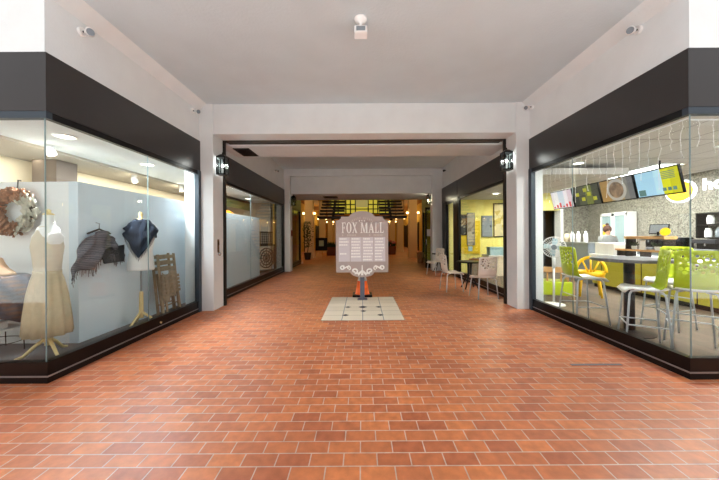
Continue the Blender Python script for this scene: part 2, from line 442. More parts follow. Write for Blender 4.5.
# ------------------------------------------------------------------ shop fronts
def front(n, label, side, y0, y1, mull=(), corner=False, gmat=None, zb=ZB):
    """shop window along the passage: fascia, plinth, frame, panes; side -1 left, +1 right"""
    w = sempty('window_%d' % n, label)
    X = XL if side < 0 else XR
    s = -side                       # direction toward the passage
    xa = X
    def bx(a, b, *r):
        lo, hi = sorted((xa + s*a, xa + s*b)); return B(lo, hi, *r)
    ya = y0+0.05 if corner else y0
    yb = y0+0.06 if corner else y0
    m = bx(-0.06, 0.006 if corner else 0.03, ya, y1, ZF0, ZF1)
    if corner: m.box(*( (-9, XL+0.006) if side < 0 else (XR-0.006, 9)), y0-0.006, y0+0.05, ZF0, ZF1)
    m.build('fascia', M['fascia'], w)
    m = bx(-0.06, 0.0, yb, y1, ZF0-0.07, ZF0)
    m.build('header', M['black'], w)
    if corner: B(*( (-9, XL) if side < 0 else (XR, 9)), y0, y0+0.06, ZF0-0.07, ZF0).build('header', M['frame'], w)
    m = bx(-0.08, 0.0, yb, y1, 0.075, zb)
    if corner: m.box(*( (-9, XL) if side < 0 else (XR, 9)), y0, y0+0.06, 0.075, zb)
    m.build('plinth', M['black'], w)
    m = bx(-0.08, 0.004, yb, y1, 0.0, 0.06)
    if corner: m.box(*( (-9, XL+.004) if side < 0 else (XR-.004, 9)), y0-.004, y0+0.06, 0.0, 0.06)
    m.build('kickboard', M['black'], w)
    m = bx(-0.08, 0.006, yb, y1, 0.06, 0.075)
    if corner: m.box(*( (-9, XL+.006) if side < 0 else (XR-.006, 9)), y0-.006, y0+0.06, 0.06, 0.075)
    m.build('drip_strip', M['alu'], w)
    ys = [y0] + list(mull) + [y1-0.09]
    for a, b in zip(ys[:-1], ys[1:]):
        e0 = 0.012 if (corner and a == y0) else 0.003
        bx(-0.035, -0.023, a+e0, b-0.003, zb, ZF0-0.07).build('pane', gmat or M['glass'], w)
    for q in mull:
        bx(-0.036, -0.022, q-0.001, q+0.001, zb, ZF0-0.07).build('joint', M['edge'], w)
    bx(-0.06, 0.02, y1-0.09, y1, 0.0, ZF0).build('jamb', M['frame'] if corner else M['black'], w)
    if corner:
        if side < 0:
            B(-9, XL-0.035, y0+0.023, y0+0.035, zb, ZF0-0.07).build('pane', gmat or M['glass'], w)
            B(XL-0.032, XL-0.024, y0+0.012, y0+0.02, zb, ZF0-0.07).build('corner_joint', M['edge'], w)
        else:
            B(XR+0.035, 9, y0+0.023, y0+0.035, zb, ZF0-0.07).build('pane', gmat or M['glass'], w)
            B(XR+0.024, XR+0.032, y0+0.012, y0+0.02, zb, ZF0-0.07).build('corner_joint', M['edge'], w)
    return w
front(1, 'front left corner shop window with dark fascia', -1, YF, Y1, (4.27,), True)
front(2, 'front right corner shop window with dark fascia', 1, YF, Y1, (4.5,), True)
front(3, 'left passage shop window with pale panel behind', -1, 6.34, Y2, (8.2,))
front(4, 'right passage shop window before the yellow room', 1, 6.34, 9.75, ())
front(5, 'left shop window beyond the rear pillar', -1, Y2b, 14.7, ())
front(6, 'right green tinted shop window beyond the rear pillar', 1, 12.9, 15.5, (), gmat=M['glassg'])
# wall stubs closing the pillar to window gaps
struct(B(-3.42, XL+.0, Y1b, 6.34, 0, 3.4).build('wall_left_stub', M['plaster']))
struct(B(XR-.0, 3.5, Y1b, 6.34, 0, 3.4).build('wall_right_stub', M['plaster']))
# entrance at the end of the right bay
d = sempty('door_1', 'dark framed shop entrance beside the yellow room window')
B(XR-.04, XR+.06, 9.75, Y2, ZF0, ZF1).build('fascia', M['fascia'], d)
B(XR-.03, XR+.07, 9.75, 10.2, 0, ZF0).build('jamb', M['black'], d)
B(XR-.03, XR+.07, 11.1, Y2, 0, ZF0).build('jamb', M['black'], d)
B(XR+.02, XR+.05, 10.2, 11.05, .05, ZF0).build('pane', M['glass'], d)
MB().box(XR, XR+.06, 10.2, 11.1, 0, .12).box(XR, XR+.06, 10.2, 11.1, 2.6, ZF0).build('rail', M['black'], d)
# open glass leaf past the rear right pillar
d2 = sempty('door_2', 'open glass door leaf with white notices beyond right rear pillar')
dx0, dx1, dy = 2.72, 3.16, 12.45
MB().box(dx0, dx0+.06, dy, dy+.05, .02, 2.62).box(dx1-.05, dx1, dy, dy+.05, .02, 2.62).box(dx0, dx1, dy, dy+.05, 2.52, 2.62).box(dx0, dx1, dy, dy+.05, .02, .22).build('frame', M['black'], d2)
B(dx0+.06, dx1-.05, dy+.02, dy+.03, .22, 2.52).build('pane', M['glass'], d2)
B(dx0+.07, dx0+.23, dy-.004, dy+.015, 1.38, 1.68).build('notice', M['white'], d2)
B(dx0+.25, dx0+.38, dy-.004, dy+.015, 1.38, 1.68).build('notice', M['white'], d2)
MB().tube([(dx0+.03, dy-.05, 1.0), (dx0+.03, dy-.05, 1.25)], .012).build('handle', M['chrome'], d2)
struct(B(XR-.05, XR+.2, Y2b, 12.9, 0, 3.2).build('wall_right_rear', M['fascia']))

# ------------------------------------------------------------------ left shop (display window)
struct(B(-5.9, XL-.085, YF+.07, 11.9, 0, .1).build('floor_display', M['dispfloor']))
struct(B(-4.62, XL-.07, YF+.07, 11.9, 2.76, 2.95).build('ceiling_display', M['plaster']))
struct(B(-5.7, -4.62, YF+.07, 11.9, 2.72, 2.95).build('ceiling_shop', M['beige']))
struct(B(-5.9, -5.6, YF+.3, 11.9, .1, 2.95).build('wall_shop_back', M['warmwall']))
struct(B(-12, -5.6, YF+.07, YF+.3, 0, 2.95).build('wall_shop_side', M['warmwall']))
struct(B(-5.6, -3.66, 11.6, 11.9, .1, 2.95).build('wall_shop_end', M['beige']))
pw = MB(); pw.box(-5.6, -3.72, 3.68, 3.78, .1, 2.15)
struct(pw.build('wall_display_front', M['whitewall']))
struct(B(-3.72, -3.6, 3.68, 6.1, .1, 2.15).build('wall_display_side', M['daylit_panel']))
struct(B(-5.4, -5.0, 4.75, 5.1, .1, 2.72).build('column_shop', M['brown']))
# frosted panel wall of the left bay
struct(B(-3.62, -3.5, 6.36, 9.9, .1, 2.05).build('wall_bay_left', M['frost']))

def downlight(loc, label, r=.095):
    t = thing('downlight', label, 'ceiling light', loc, group='recessed ceiling lights')
    MB().lathe([(r*1.3, 0), (r*1.3, -.012), (r, -.014), (r, 0)], 20).build('ring', M['white'], t)
    MB().lathe([(r*.98, -.004), (r*.98, -.010)], 20).build('lens', M['downglow'], t)
def spot(loc, rz, label, r=.05, cat='spotlight', tilt=.5, bulb=None):
    t = thing('spotlight', label, cat, loc, rz)
    MB().lathe([(.05, 0), (.05, -.02), (.012, -.025), (.012, -.06)], 14).build('mount', M['white'], t)
    m = MB(); m.T = Matrix.Translation((0, 0, -.08)) @ Matrix.Rotation(tilt, 4, 'X')
    m.lathe([(.02, .07), (r*.8, .05), (r, -.05), (r*.9, -.055)], 16); m.build('head', M['white'], t, True)
    m = MB(); m.T = Matrix.Translation((0, 0, -.08)) @ Matrix.Rotation(tilt, 4, 'X')
    m.lathe([(r*.85, -.056), (r*.6, -.066)], 16); m.build('lens', bulb or M['downglow'], t)
downlight((-3.85, 3.77, 2.76), 'recessed downlight in display ceiling nearest the glass corner')
downlight((-3.89, 5.27, 2.76), 'recessed downlight in display ceiling above the navy scarf torso')
spot((-4.45, 4.15, 2.76), 0, 'bright track spotlight in left shop beside the brown column', .06, bulb=M['bulbc'])
spot((-4.75, 6.06, 2.72), 0, 'bright track spotlight in left shop above the scarf torso', .06, bulb=M['bulbc'])
spot((-4.6, 7.4, 2.74), 0, 'bright track spotlight at far end of left display ceiling', .06, bulb=M['bulbc'])
for k, (x, y) in enumerate(((-4.2, 8.0), (-4.4, 9.2), (-4.0, 10.2))):
    downlight((x, y, 2.76), ['recessed downlight nearest seen through left passage window', 'middle recessed downlight seen through left passage window',
                            'farthest recessed downlight seen through left passage window'][k])

# --- wall flood lamps on the passage walls
def flood(loc, side, label):
    t = thing('wall_spotlight', label, 'spotlight', loc)
    s = side
    MB().tube([(0, 0, 0), (s*.03, 0, 0)], .045, 14).build('wall_plate', M['white'], t)
    MB().tube([(s*.03, 0, 0), (s*.09, -.0, .0), (s*.12, -.02, -.02)], .011).build('arm', M['dark'], t, True)
    m = MB(); m.tube([(s*.06, 0, -.005), (s*.085, -.01, -.01)], .02, 12).tube([(s*.085, -.01, -.01), (s*.15, -.045, -.035)], .024, 14, r2=.046)
    m.build('lamp_head', M['white'], t, True)
    MB().tube([(s*.15, -.045, -.035), (s*.158, -.049, -.038)], .036, 14).build('lens', M['grey'], t)
flood((XL-.01, 3.24, 3.74), 1, 'white swivel flood lamp high on left wall nearest the street')
flood((XL-.01, 5.35, 3.76), 1, 'white swivel flood lamp on left wall close to front pillar')
flood((XR+.01, 3.38, 3.82), -1, 'white swivel flood lamp high on right wall nearest the street')
flood((XR+.01, 5.50, 3.86), -1, 'white swivel flood lamp on right wall close to front pillar')
flood((XL-.01, 7.5, 3.62), 1, 'white flood lamp on left passage wall below the dark vent')
flood((XL-.01, 10.4, 3.78), 1, 'white flood lamp on left passage wall near the rear pillar')
# ceiling flood light at the centre
t = thing('ceiling_flood_light', 'small white box floodlight hanging from centre of front ceiling', 'ceiling light', (0.0, 3.42, ZC))
MB().lathe([(.075, 0), (.072, -.02), (.05, -.045), (.015, -.055), (.015, -.10)], 20).build('dome_base', M['white'], t, True)
m = MB(); m.T = Matrix.Translation((0, 0, -.155)) @ Matrix.Rotation(-.25, 4, 'X')
m.box(-.075, .075, -.04, .05, -.055, .055); m.build('lamp_box', M['white'], t, bevel=.008)
m = MB(); m.T = Matrix.Translation((0, 0, -.155)) @ Matrix.Rotation(-.25, 4, 'X')
m.box(-.052, .052, -.046, -.039, -.032, .036); m.build('lens', M['grey'], t)
m = MB(); m.T = Matrix.Translation((0, 0, -.155)) @ Matrix.Rotation(-.25, 4, 'X')
m.box(-.06, .075, -.08, -.03, -.085, -.068); m.build('visor', M['white'], t, bevel=.004)

# lanterns
def lantern(loc, side, label, bulb):
    t = thing('wall_lantern', label, 'lantern', loc)
    s = side   # direction from the wall into the passage
    B(*sorted((0, s*.015)), -.05, .05, -.14, .12).build('back_plate', M['black'], t)
    MB().tube([(s*.01, 0, .17), (s*.06, 0, .21), (s*.11, 0, .2)], .009).build('arm', M['black'], t, True)
    m = MB(); cx = s*.11
    for a in (-1, 1):
        for b in (-1, 1):
            m.box(cx+a*.08-.007, cx+a*.08+.007, b*.08-.007, b*.08+.007, -.17, .16)
    m.box(cx-.09, cx+.09, -.09, .09, -.185, -.168).box(cx-.09, cx+.09, -.09, .09, .155, .172)
    m.build('cage', M['black'], t)
    m = MB(); m.T = Matrix.Translation((cx, 0, .17)) @ Matrix.Rotation(PI/4, 4, 'Z'); m.lathe([(.125, 0), (.05, .05), (.015, .06), (.012, .09), (.001, .1)], 4); m.build('roof', M['black'], t)
    m = MB(); m.box(cx-.078, cx+.078, -.081, -.078, -.165, .155).box(cx-.078, cx+.078, .078, .081, -.165, .155)
    m.box(cx-.081, cx-.078, -.078, .078, -.165, .155).box(cx+.078, cx+.081, -.078, .078, -.165, .155); m.build('glazing', M['lanternglass'], t)
    MB().sphere((cx, 0, -.0), .024, sz=1.4).build('bulb', bulb, t, True)
    MB().tube([(cx, 0, -.17), (cx, 0, -.06)], .014).build('candle', M['white'], t)
lantern((PL, 5.76, 2.84), 1, 'black glass lantern on the front left white pillar', M['bulbc'])
lantern((PR, 5.76, 2.90), -1, 'black glass lantern on the front right white pillar', M['bulbc'])
lantern((P2L, 11.78, 2.84), 1, 'dark lantern on the left rear pillar by mall entrance', M['dark'])
lantern((P2R, 11.78, 2.86), -1, 'glowing lantern on the right rear pillar by mall entrance', M['bulbw'])
# intercom plate on front left pillar
t = thing('intercom_plate', 'narrow bronze intercom plate with round silver knob on left pillar', 'intercom', (PL, 5.78, 1.24))
B(0, .012, -.03, .03, -.12, .14).build('plate', M['brassy'], t, bevel=.004)
B(.012, .02, -.018, .018, .03, .1).build('button_panel', M['dark'], t)
MB().sphere((.03, 0, -.15), .035).build('knob', M['chrome'], t, True)
t = B(P2L-.005, P2L+.05, 11.72, 11.84, 1.42, 1.66).build('fire_alarm_box', M['red'], bevel=.006); tag(t, 'small dark red box on the left rear pillar', 'alarm box')
t = thing('security_camera', 'small black camera on right passage wall by rear pillar', 'camera', (XR+.01, 11.2, 3.92))
MB().tube([(0, 0, 0), (-.05, 0, 0)], .02).build('mount', M['black'], t); MB().tube([(-.05, .06, .02), (-.1, -.08, -.03)], .038, 12).build('housing', M['black'], t, True)

# blue-grey tape on the bricks
t = B(2.30, 2.86, 3.19, 3.225, 0, .003).build('tape_strip', M['post']); tag(t, 'thin blue grey strip stuck on the bricks before right window', 'tape')

# ------------------------------------------------------------------ tile inlay, sign, cone
tx0, tx1, ty0, ty1 = -.71, .72, 4.92, 6.78
ti = struct(B(0, tx1-tx0, 0, ty1-ty0, 0, .004).build('floor_inlay', M['tile'])); ti.location = (tx0, ty0, 0)
for (px, py, r) in ((362.5, 307.2, .09), (363, 311.2, .06), (345, 315.3, .06), (380, 315.3, .06), (347.5, 307.2, .06), (378.3, 307.2, .06)):
    Y = 290*1.45/(py-235); X = (px-362)*Y/290
    MB().prism([(X-tx0-r, Y-ty0, .004), (X-tx0, Y-ty0-r, .004), (X-tx0+r, Y-ty0, .004), (X-tx0, Y-ty0+r, .004)], (0, 0, .002)).build('diamond_inset', M['darkpost'], ti)
mi = MB()
for u in (.355, .713, 1.075): mi.box(u-.006, u+.006, 0, ty1-ty0, .004, .0052)
mi.build('dark_seam', M['grey'], ti)

SX, SY, SZ0 = 0.0, 6.47, 0.0
sg = thing('directory_sign', 'tall taupe mall directory sign with white lettering on tiled inlay', 'sign', (SX, SY, 0))
def arc(cx, cz, rx, rz, a0, a1, n=12):
    return [(cx+rx*math.cos(a0+(a1-a0)*i/n), 0, cz+rz*math.sin(a0+(a1-a0)*i/n)) for i in range(n+1)]
W = .58
zt, zb = 1.77, .62
pts = [(W, 0, zb), (W, 0, zt)]
pts += arc(W-.0, zt+.09, .12, .09, -PI/2, -PI, 6)[1:]
pts += [(.30, 0, zt+.09)]
pts += arc(0, zt+.06, .29, .15, 0.25, PI-.25, 16)
pts += [(-.30, 0, zt+.09)]
pts += arc(-W, zt+.09, .12, .09, 0, -PI/2, 6)[:-1]
pts += [(-W, 0, zt), (-W, 0, zb)]
pts += [(-.30, 0, zb)] + arc(0, zb, .26, .11, PI, 2*PI, 14) + [(.30, 0, zb)]
MB().prism([(p[0], -.03, p[2]) for p in pts], (0, .06, 0)).build('board', M['signplate'], sg)
B(-.05, .05, .03, .12, 0, 1.5).build('post', M['post'], sg)
B(-.11, .11, -.03, .18, 0, .012).build('foot_plate', M['post'], sg)
# serif capitals
def letter(ch, x, z, w, h, m):
    y0 = -.038
    def P(poly): m.prism([(x+a*w, y0, z+b*h) for a, b in poly], (0, .012, 0))
    def R(a0, a1, b0, b1): P([(a0,b0),(a1,b0),(a1,b1),(a0,b1)])
    if ch == 'F':
        R(.16,.4,0,1); R(.02,.54,0,.05); R(.02,.95,.93,1); P([(.82,.93),(.95,.93),(.95,.72)]); R(.4,.72,.46,.53); P([(.64,.38),(.74,.38),(.74,.62),(.64,.62)])
    elif ch == 'L':
        R(.16,.4,0,1); R(.02,.54,.95,1); R(.02,.95,0,.07); P([(.8,.07),(.95,.07),(.97,.32)])
    elif ch == 'O':
        n = 28
        for i in range(n):
            a, b = 2*PI*i/n, 2*PI*(i+1)/n
            q = lambda t, rx, rz: (.5+rx*math.cos(t), .5+rz*math.sin(t))
            P([q(a,.5,.52), q(b,.5,.52), q(b,.24,.46), q(a,.24,.46)])
    elif ch == 'X':
        P([(.06,1),(.34,1),(.96,0),(.68,0)]); P([(.78,1),(.9,1),(.2,0),(.08,0)]); R(0,.42,.95,1); R(.66,1,.95,1); R(0,.32,0,.05); R(.58,1,0,.05)
    elif ch == 'M':
        R(.1,.18,0,1); R(.76,.94,0,1); P([(.1,1),(.3,1),(.58,0),(.46,0)]); P([(.46,0),(.56,.08),(.82,1),(.76,1)]); R(0,.3,0,.05); R(.66,1,0,.05); R(0,.26,.95,1); R(.8,1,.95,1)
    elif ch == 'A':
        P([(.1,0),(.2,0),(.54,.98),(.44,1)]); P([(.4,1),(.58,1),(.94,0),(.66,0)]); R(.26,.74,.3,.37); R(0,.3,0,.05); R(.56,1.02,0,.05)
m = MB()
zl, hl = 1.495, .235
x = -.452
for ch, w in (('F', .125), ('O', .155), ('X', .155), (' ', .06), ('M', .22), ('A', .175), ('L', .125), ('L', .125)):
    if ch != ' ': letter(ch, x, zl, w*.74, hl, m)
    x += w*.74 + .013
m.build('lettering', M['signwhite'], sg)
# small arched line and dots, second line
m = MB()
for i in range(13):
    if i == 6:
        m.build('lettering', M['faded'], sg); m = MB(); continue
    a = PI*(.5 + (6-i)*.046)
    R_, cz = .33, 1.60
    X, Z = R_*.9*math.cos(a), cz + R_*.72*math.sin(a) - .035
    dx, dz = math.sin(a), -math.cos(a)*.7
    hgt = .05
    m.prism([(X-.009, -.038, Z), (X+.009, -.038, Z), (X+.009+math.cos(a)*.02, -.038, Z+hgt), (X-.009+math.cos(a)*.02, -.038, Z+hgt)], (0, .01, 0))
m.build('lettering', M['faded'], sg)
for dx in (-.055, 0, .055):
    m = MB().prism([(dx-.018, -.038, 1.765), (dx, -.038, 1.747), (dx+.018, -.038, 1.765), (dx, -.038, 1.783)], (0, .01, 0)); m.build('diamond_ornament', M['signwhite'], sg)
m = MB()
for x0, n in ((-.44, 1), (-.33, 6), (.16, 1), (.26, 6)):
    m = MB()
    for k in range(n):
        m.box(x0+k*.034, x0+k*.034+.022, -.036, -.028, 1.425, 1.465)
    m.build('lettering', M['faded'], sg)

# four directory columns with lines of names
m = MB()
rnd = random.Random(3)
for c in range(4):
    xa = -.52 + c*.262
    m.box(xa, xa+.25, -.036, -.028, .86, 1.40)
    for r in range(8):
        if c in (0, 1) and r == 7 or (c == 0 and r in (3, 4, 6)): continue
        z = 1.365 - r*.066
        wd = rnd.uniform(.14, .215); xs = xa + .012 + rnd.uniform(0, .02)
        k = xs; ln = MB()
        while k < xs+wd:
            seg = rnd.uniform(.02, .05); ln.box(k, min(k+seg, xs+wd), -.040, -.034, z-.016, z+.016); k += seg + .006
        ln.build('directory_line', M['signwhite'], sg)
m.build('directory_panel', M['signpanel'], sg)
# scroll ornaments
m = MB()
def curl(cx, cz, s, r0, turns=1.2, flip=1, th=.0125):
    p = []
    for i in range(26):
        a = flip*(-PI/2) + turns*2*PI*i/25*flip; r = r0*(1-.72*i/25)
        p.append((cx + s*r*math.cos(a), -.034, cz + r*.8*math.sin(a)))
    m.tube(p, th*1.0, 6)
def flatten():
    pass
curl(-.17, .655, 1, .075, 1.1, 1, .02); curl(.17, .655, -1, .075, 1.1, 1, .02)
m.tube([(-.17, -.034, .60), (-.08, -.034, .60), (0, -.034, .66)], .02, 6); m.tube([(.17, -.034, .60), (.08, -.034, .60), (0, -.034, .66)], .02, 6)
m.tube([(0, -.034, .56), (0, -.034, .63), (0, -.034, .78)], .03, 6, r2=.012)
m.tube([(-.09, -.034, .56), (-.03, -.034, .62)], .017, 6); m.tube([(.09, -.034, .56), (.03, -.034, .62)], .017, 6)
for q in (-1, 1):
    curl(q*.43, .735, q, .06, 1.0, 1, .018); curl(q*.30, .72, -q, .05, 1.0, 1, .016)
    m.tube([(q*.43, -.034, .69), (q*.36, -.034, .735), (q*.30, -.034, .77), (q*.26, -.034, .74)], .016, 6)
m.build('scroll_ornament', M['signwhite'], sg)

cn = thing('traffic_cone', 'orange traffic cone with black base behind the sign post', 'cone', (0.0, 6.92, .004))
B(-.23, .23, -.2, .2, 0, .05).build('base', M['black'], cn, bevel=.012)
MB().lathe([(.18, .05), (.165, .06), (.14, .2)], 24).build('body', M['orange'], cn, True)
MB().lathe([(.1405, .2), (.1405, .201), (.106, .38), (.05, .55), (.04, .56)], 24).build('upper_body', M['orange'], cn, True)
MB().lathe([(.112, .36), (.082, .47), (.0825, .47)], 24).build('collar', M['signwhite'], cn, True)

# ------------------------------------------------------------------ perforated shell chairs
HOLES = []
def make_holes(seed, u0, u1, v0, v1, n, rmin, rmax, pad=.006):
    r_ = random.Random(seed); hs = []
    tries = 0
    while len(hs) < n and tries < 4000:
        tries += 1
        r = r_.uniform(rmin, rmax) if len(hs) > n*.35 else r_.uniform(rmax*.75, rmax)
        u = r_.uniform(u0+r, u1-r); v = r_.uniform(v0+r, v1-r)
        if all((u-a)**2+(v-b)**2 > (r+c+pad)**2 for a, b, c in hs): hs.append((u, v, r))
    return hs
def shell(outline, holes, cuts_u, cuts_v, fmap):
    bm = bmesh.new(); edges = []
    def loop(pts):
        vs = [bm.verts.new((p[0], p[1], 0)) for p in pts]
        for i in range(len(vs)): edges.append(bm.edges.new((vs[i], vs[(i+1) % len(vs)])))
    loop(outline)
    for u, v, r in holes: loop([(u+r*math.cos(-2*PI*k/10), v+r*math.sin(-2*PI*k/10)) for k in range(10)])
    bmesh.ops.triangle_fill(bm, use_beauty=True, use_dissolve=False, edges=edges)
    for c in cuts_u: bmesh.ops.bisect_plane(bm, geom=bm.verts[:]+bm.edges[:]+bm.faces[:], plane_co=(c,0,0), plane_no=(1,0,0))
    for c in cuts_v: bmesh.ops.bisect_plane(bm, geom=bm.verts[:]+bm.edges[:]+bm.faces[:], plane_co=(0,c,0), plane_no=(0,1,0))
    for v in bm.verts: v.co = Vector(fmap(v.co.x, v.co.y))
    m = MB(); m.bm.free(); m.bm = bm
    return m
def rrect(u0, u1, v0, v1, r, n=5):
    p = []
    for cx, cy, a in ((u1-r, v0+r, -PI/2), (u1-r, v1-r, 0), (u0+r, v1-r, PI/2), (u0+r, v0+r, PI)):
        for i in range(n+1): p.append((cx+r*math.cos(a+PI/2*i/n), cy+r*math.sin(a+PI/2*i/n)))
    return p
def make_chair(name, label, cat, loc, rz, group, H, backm, seatm, legm, stool, seed):
    """sitter faces local +Y; back at -Y"""
    t = thing(name, label, cat, loc, rz, group)
    hw = .195
    # backrest: starts at seat level curving up
    bh = .50 if stool else .45
    def fb(u, v):
        # v 0..bh ; lower part bends forward into the seat
        lean = -.20 - .10*max(0, v-.08)
        k = max(0, (.09 - v)/.09)
        return (u, lean + .09*k*k*1.0 + (u/hw)**2*.035, H + v*1.0 + (-.0))
    hs = make_holes(seed, -.165, .165, bh*.42, bh*.93, 26, .008, .024)
    m = shell(rrect(-hw, hw, -.0, bh, .05), hs, [-.13, -.065, 0, .065, .13], [.03, .06, .09, .16], fb)
    m.build('backrest', backm, t, True, solid=.012)
    # seat: gently dished, front rolled down
    s = MB(); nx, ny = 8, 10; g = []
    for j in range(ny+1):
        row = []
        for i in range(nx+1):
            u = -hw + 2*hw*i/nx; v = j/ny
            y = -.19 + .41*v
            z = H + .012 - .02*math.sin(PI*min(1, v*1.1)) - (.06*((v-.8)/.2)**2 if v > .8 else 0) + .012*(u/hw)**2
            if j == 0: z += .01
            row.append(s.v((u*(1 - .06*(1-v)), y, z)))
        g.append(row)
    for j in range(ny):
        for i in range(nx): s.face([g[j][i], g[j][i+1], g[j+1][i+1], g[j+1][i]])
    s.build('seat', seatm, t, True, solid=.022)
    for sx in (-1, 1):
        for sy in (-1, 1):
            sp = .05 if stool else .035
            p = [(sx*.10, sy*.05, H-.015), (sx*.165, sy*.145, H-.02), (sx*.178, sy*.165, H-.06), (sx*(.178+sp), sy*(.165+sp), 0)]
            MB().tube(p, .0115, 8).build('leg', legm, t, True)
    if stool:
        for zz, nm in ((.30, 'footrest'), (.46, 'stretcher')):
            q = .178 + .05*(H-.06-zz)/(H-.06)
            w = .165 + .05*(H-.06-zz)/(H-.06)
            r = MB()
            if nm == 'footrest':
                r.tube([(-q, -w, zz), (-q, w, zz)], .009).tube([(q, -w, zz), (q, w, zz)], .009).tube([(-q, w, zz), (q, w, zz)], .009)
            else:
                r.tube([(-q, -w, zz), (q, -w, zz)], .009)
            r.build(nm, legm, t, True)
    return t
G1 = 'lime bar stools round the window table'
st = make_chair('bar_stool', 'lime bar stool left of the table, in front of the white fan', 'bar stool', (3.60, 4.74, 0), -PI/2 - .12, G1, .74, M['lime'], M['seatwhite'], M['legwhite'], True, 5)
st.scale = (1.13, 1.13, 1.0)
dup(st, (4.13, 3.62, 0), -.66, 'lime bar stool with its perforated back across the glass corner', G1, (1, 1, 1))
dup(st, (3.62, 3.74, 0), 1.02, 'lime bar stool with white seat tucked close to table post', G1, (1, 1, 1))
dup(st, (4.72, 4.48, 0), PI/2 + .3, 'lime bar stool on the far counter side of the table', G1, (1, 1, 1))
G2 = 'cream perforated chairs in the passage'
wc = make_chair('cafe_chair', 'cream perforated cafe chair seen from behind beside right front pillar', 'chair', (2.78, 6.66, 0), .1, G2, .45, M['cream'], M['cream'], M['legwhite'], False, 11)
dup(wc, (2.30, 7.5, 0), -PI/2+.1, 'cream cafe chair in profile left of the dark passage table', G2)
dup(wc, (2.66, 10.5, 0), PI/2+.5, 'cream cafe chair farthest back beside the shop entrance', G2)

def pedestal_table(name, label, loc, r, h, topm, postm, br, group=None, pr=.045):
    t = thing(name, label, 'table', loc, 0, group)
    MB().lathe([(r-.01, h-.045), (r, h-.04), (r, h-.005), (r-.006, h)], 48).build('tabletop', topm, t)
    MB().tube([(0, 0, .02), (0, 0, h-.045)], pr, 20).build('pedestal', postm, t, True)
    MB().lathe([(br, 0), (br, .012), (br*.5, .025), (pr, .04)], 36).build('base', postm, t)
    return t
pedestal_table('bar_table', 'tall round grey bar table on black post in corner window', (3.93, 4.27, 0), .46, 1.09, M['stone'], M['darkpost'], .29, pr=.065)
wc.scale = (1.1, 1.1, 1.05)
for q in C.objects:
    if q.name.startswith('cafe_chair'): q.scale = (1.1, 1.1, 1.05)
for (x, y, lb) in ((2.87, 7.75, 'dark round passage table between the two near cream chairs'), (2.92, 11.05, 'small dark passage table beside farthest cream chair')):
    t = thing('cafe_table', lb, 'table', (x, y, 0), 0, 'dark tables in the passage')
    r = .33 if y < 9 else .26
    MB().lathe([(r-.008, .70), (r, .705), (r, .73), (r-.006, .735)], 40).build('tabletop', M['black'], t)
    m = MB()
    for k in range(4):
        a = PI/4 + k*PI/2
        m = MB().tube([(math.cos(a)*.06, math.sin(a)*.06, .7), (math.cos(a)*.04, math.sin(a)*.04, .4), (math.cos(a)*.24, math.sin(a)*.24, .012)], .014)
        m.build('leg', M['darkpost'], t, True)

# ------------------------------------------------------------------ right shop
struct(B(XR+.085, 9.2, YF+.07, 11.6, -.1, 0).build('floor_cafe', M['plank']))
struct(B(XR+.07, 9.2, YF+.07, 11.6, 3.0, 3.2).build('ceiling_cafe', M['ctile']))
struct(B(XR+.07, 5.9, 6.4, 11.2, 2.76, 2.9).build('ceiling_yellow_room', M['ctile']))
struct(B(8.6, 8.9, YF+.07, 11.4, 0, 3.0).build('wall_cafe_back', M['speck']))
struct(MB().box(XR+.07, 6.75, 11.0, 11.3, 0, 3.0).box(6.75, 7.5, 11.0, 11.3, 2.35, 3.0).build('wall_yellow', M['yellow']))
struct(B(7.6, 8.6, 11.0, 11.3, 0, 3.0).build('wall_cafe_end', M['speck']))
kb = MB(); kb.box(6.5, 8.0, 12.6, 12.8, 0, 3).box(6.5, 6.7, 11.3, 12.6, 0, 3).box(7.8, 8.0, 11.3, 12.6, 0, 3).box(6.5, 8, 11.3, 12.8, 3, 3.1)
struct(kb.build('wall_kitchen', M['kdark']))
struct(B(6.5, 8, 11.3, 12.8, -.1, 0).build('floor_kitchen', M['kdark']))
struct(B(7.5, 7.6, 10.94, 11.3, 0, 3.0).build('trim_3', M['white']))
# kitchen shelving seen in the opening
t = thing('kitchen_rack', 'dark kitchen rack with pans inside the kitchen opening', 'rack', (7.1, 12.1, 0))
m = MB()
for z in (.4, .9, 1.35, 1.8): B(-.3, .3, -.2, .2, z, z+.03).build('shelf', M['grey'], t)
for a in (-.3, .3):
    for b in (-.2, .2): B(a-.015, a+.015, b-.015, b+.015, 0, 1.95).build('upright', M['grey'], t)
for k, (x, z, h) in enumerate(((6.93, .93, .3), (7.12, .93, .22), (7.28, .93, .26), (6.95, 1.38, .3), (7.22, 1.38, .22))):
    o = MB().lathe([(.06, 0), (.07, h*.9), (.075, h*.92), (.075, h)], 16).build('stock_pot', M['dark'] if k % 2 else M['alu']); o.location = (x, 12.05, z)
    tag(o, ['dark pot on the rack in the kitchen, leftmost on middle shelf' , 'silver pot', 'dark pot', 'silver pot', 'dark pot'][k] if k == 0 else
        ['', 'dark pot at centre of the middle kitchen rack shelf', 'silver pot at right of middle kitchen rack shelf', 'dark pot at left of upper kitchen rack shelf', 'silver pot at right of upper kitchen rack shelf'][k], 'pot', 'pots on the kitchen rack')
    if k == 0: o['label'] = 'silver pot at left of middle kitchen rack shelf'

